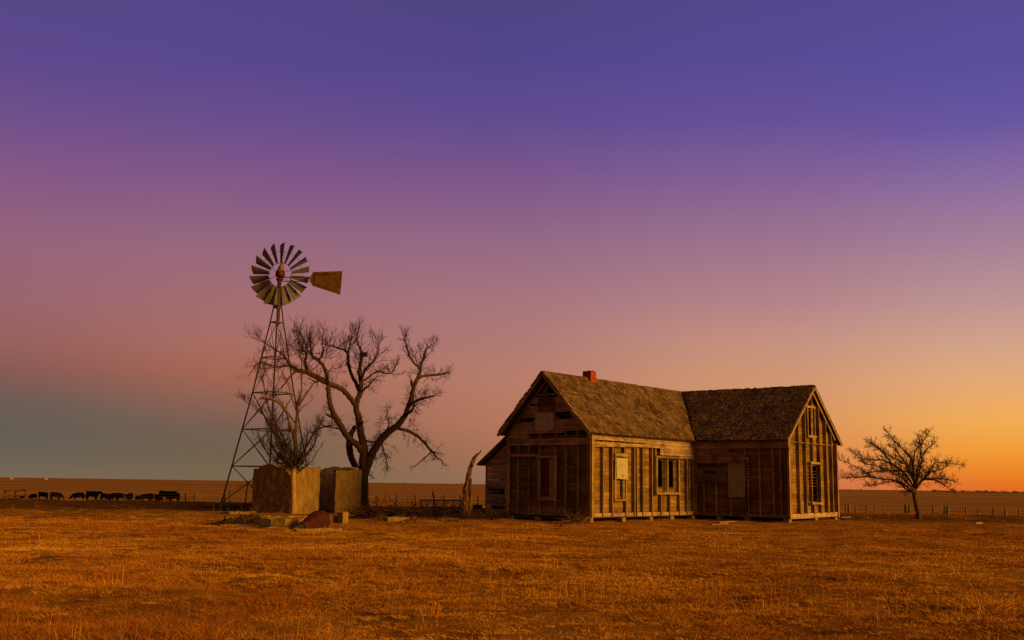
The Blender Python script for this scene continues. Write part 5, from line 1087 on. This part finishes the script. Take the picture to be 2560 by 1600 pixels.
gc = bpy.data.collections.new('tuft_sources')
for i, o in enumerate(TUF): o.name = 'tuft_%02d' % i; gc.objects.link(o)
def scatter():
    X_, Y_, K_, S_ = [], [], [], []
    def zone(y0, y1, dens, half, smul=1.0):
        area = half * ((y1 + 3) ** 2 - (y0 + 3) ** 2); n = int(area * dens)
        y = np.sqrt(RNG.random(n) * ((y1 + 3) ** 2 - (y0 + 3) ** 2) + (y0 + 3) ** 2) - 3; x = (RNG.random(n) * 2 - 1) * half * (y + 3)
        return x, y, np.full(n, smul)
    Z = [zone(5, 16, 75, .66), zone(16, 26, 48, .64), zone(26, 42, 26, .62), zone(42, 70, 9, .6), zone(70, 130, 2.0, .58, 1.5)]
    x = np.concatenate([z[0] for z in Z]); y = np.concatenate([z[1] for z in Z]); sm = np.concatenate([z[2] for z in Z])
    d1 = vnoise(x * .5, y * .28, 21); d2 = vnoise(x * 1.6, y * 1.1, 22); big = vnoise(x * .12, y * .1, 23)
    yard = sst(43, 46, y) * sst(66, 58, y) * (x < 4)
    keep = RNG.random(len(x)) < np.clip(.3 + 2.2 * (d1 * .4 + d2 * .6 - .36), .18, 1) * (1 - .8 * yard)
    # keep clear of the house, the shed and the footing
    hx = (x - HP.x) * hu.x + (y - HP.y) * hu.y; hy = (x - HP.x) * hv.x + (y - HP.y) * hv.y
    keep &= ~((hx > -5.8) & (hx < .1) & (hy > -.05) & (hy < 14)) & ~((hx > -1) & (hx < 4.8) & (hy > 8.3) & (hy < 14))
    cx = (x - CO.x) * hu.x + (y - CO.y) * hu.y; cy = (x - CO.x) * hv.x + (y - CO.y) * hv.y
    keep &= ~((cx > -3.2) & (cx < .1) & (cy > -.1) & (cy < 4.2))
    x, y, sm, d1, big = x[keep], y[keep], sm[keep], d1[keep], big[keep]
    r = RNG.random(len(x)); k = np.where(r < .9, RNG.integers(0, 4, len(x)), RNG.integers(4, 7, len(x)))
    rus = (vnoise(x * .22, y * .16, 25) > .60) & (RNG.random(len(x)) < .55); k = np.where(rus, RNG.integers(7, 9, len(x)), k)
    st = (RNG.random(len(x)) < .012 + .05 * (vnoise(x * .3, y * .3, 26) > .66)) & (y < 40); k = np.where(st, RNG.integers(9, 11, len(x)), k)
    sc = (.6 + .7 * RNG.random(len(x))) * sm * (.7 + .5 * d1) * (1 - .35 * sst(34, 42, y) * (y < 70))
    return x, y, zgv(x, y), k, sc
gxp, gyp, gzp, gk, gs = scatter()
gm = bpy.data.meshes.new('grass'); gm.vertices.add(len(gxp)); gm.vertices.foreach_set('co', np.stack([gxp, gyp, gzp], 1).astype(np.float32).ravel())
for nm, ty, val in (('kind_index', 'INT', gk.astype(np.int32)), ('size', 'FLOAT', gs.astype(np.float32)), ('turn', 'FLOAT', (RNG.normal(0, .5, len(gxp)) + np.where(RNG.random(len(gxp)) < .3, RNG.random(len(gxp)) * 6.28, 0)).astype(np.float32))):
    a = gm.attributes.new(nm, ty, 'POINT'); a.data.foreach_set('value', val)
grass = bpy.data.objects.new('grass', gm); S.collection.objects.link(grass); tag(grass, 'dry straw and russet grass tufts covering the pasture', 'grass', kind='stuff')
ng = bpy.data.node_groups.new('grass_scatter', 'GeometryNodeTree'); ng.interface.new_socket('Geometry', in_out='INPUT', socket_type='NodeSocketGeometry'); ng.interface.new_socket('Geometry', in_out='OUTPUT', socket_type='NodeSocketGeometry')
def gn(t): return ng.nodes.new(t)
gi = gn('NodeGroupInput'); go = gn('NodeGroupOutput'); ci = gn('GeometryNodeCollectionInfo'); ci.inputs['Collection'].default_value = gc; ci.inputs['Separate Children'].default_value = True; ci.inputs['Reset Children'].default_value = True
m2p = gn('GeometryNodeMeshToPoints'); iop = gn('GeometryNodeInstanceOnPoints'); iop.inputs['Pick Instance'].default_value = True
def na_(nm, ty):
    n = gn('GeometryNodeInputNamedAttribute'); n.data_type = ty; n.inputs['Name'].default_value = nm; return n.outputs['Attribute']
cb = gn('ShaderNodeCombineXYZ'); ng.links.new(na_('turn', 'FLOAT'), cb.inputs['Z'])
ng.links.new(gi.outputs[0], m2p.inputs['Mesh']); ng.links.new(m2p.outputs[0], iop.inputs['Points']); ng.links.new(ci.outputs[0], iop.inputs['Instance']); ng.links.new(na_('kind_index', 'INT'), iop.inputs['Instance Index'])
e2r = gn('FunctionNodeEulerToRotation'); ng.links.new(cb.outputs[0], e2r.inputs[0]); ng.links.new(e2r.outputs[0], iop.inputs['Rotation'])
ng.links.new(na_('size', 'FLOAT'), iop.inputs['Scale']); ng.links.new(iop.outputs[0], go.inputs[0])
grass.modifiers.new('scatter', 'NODES').node_group = ng
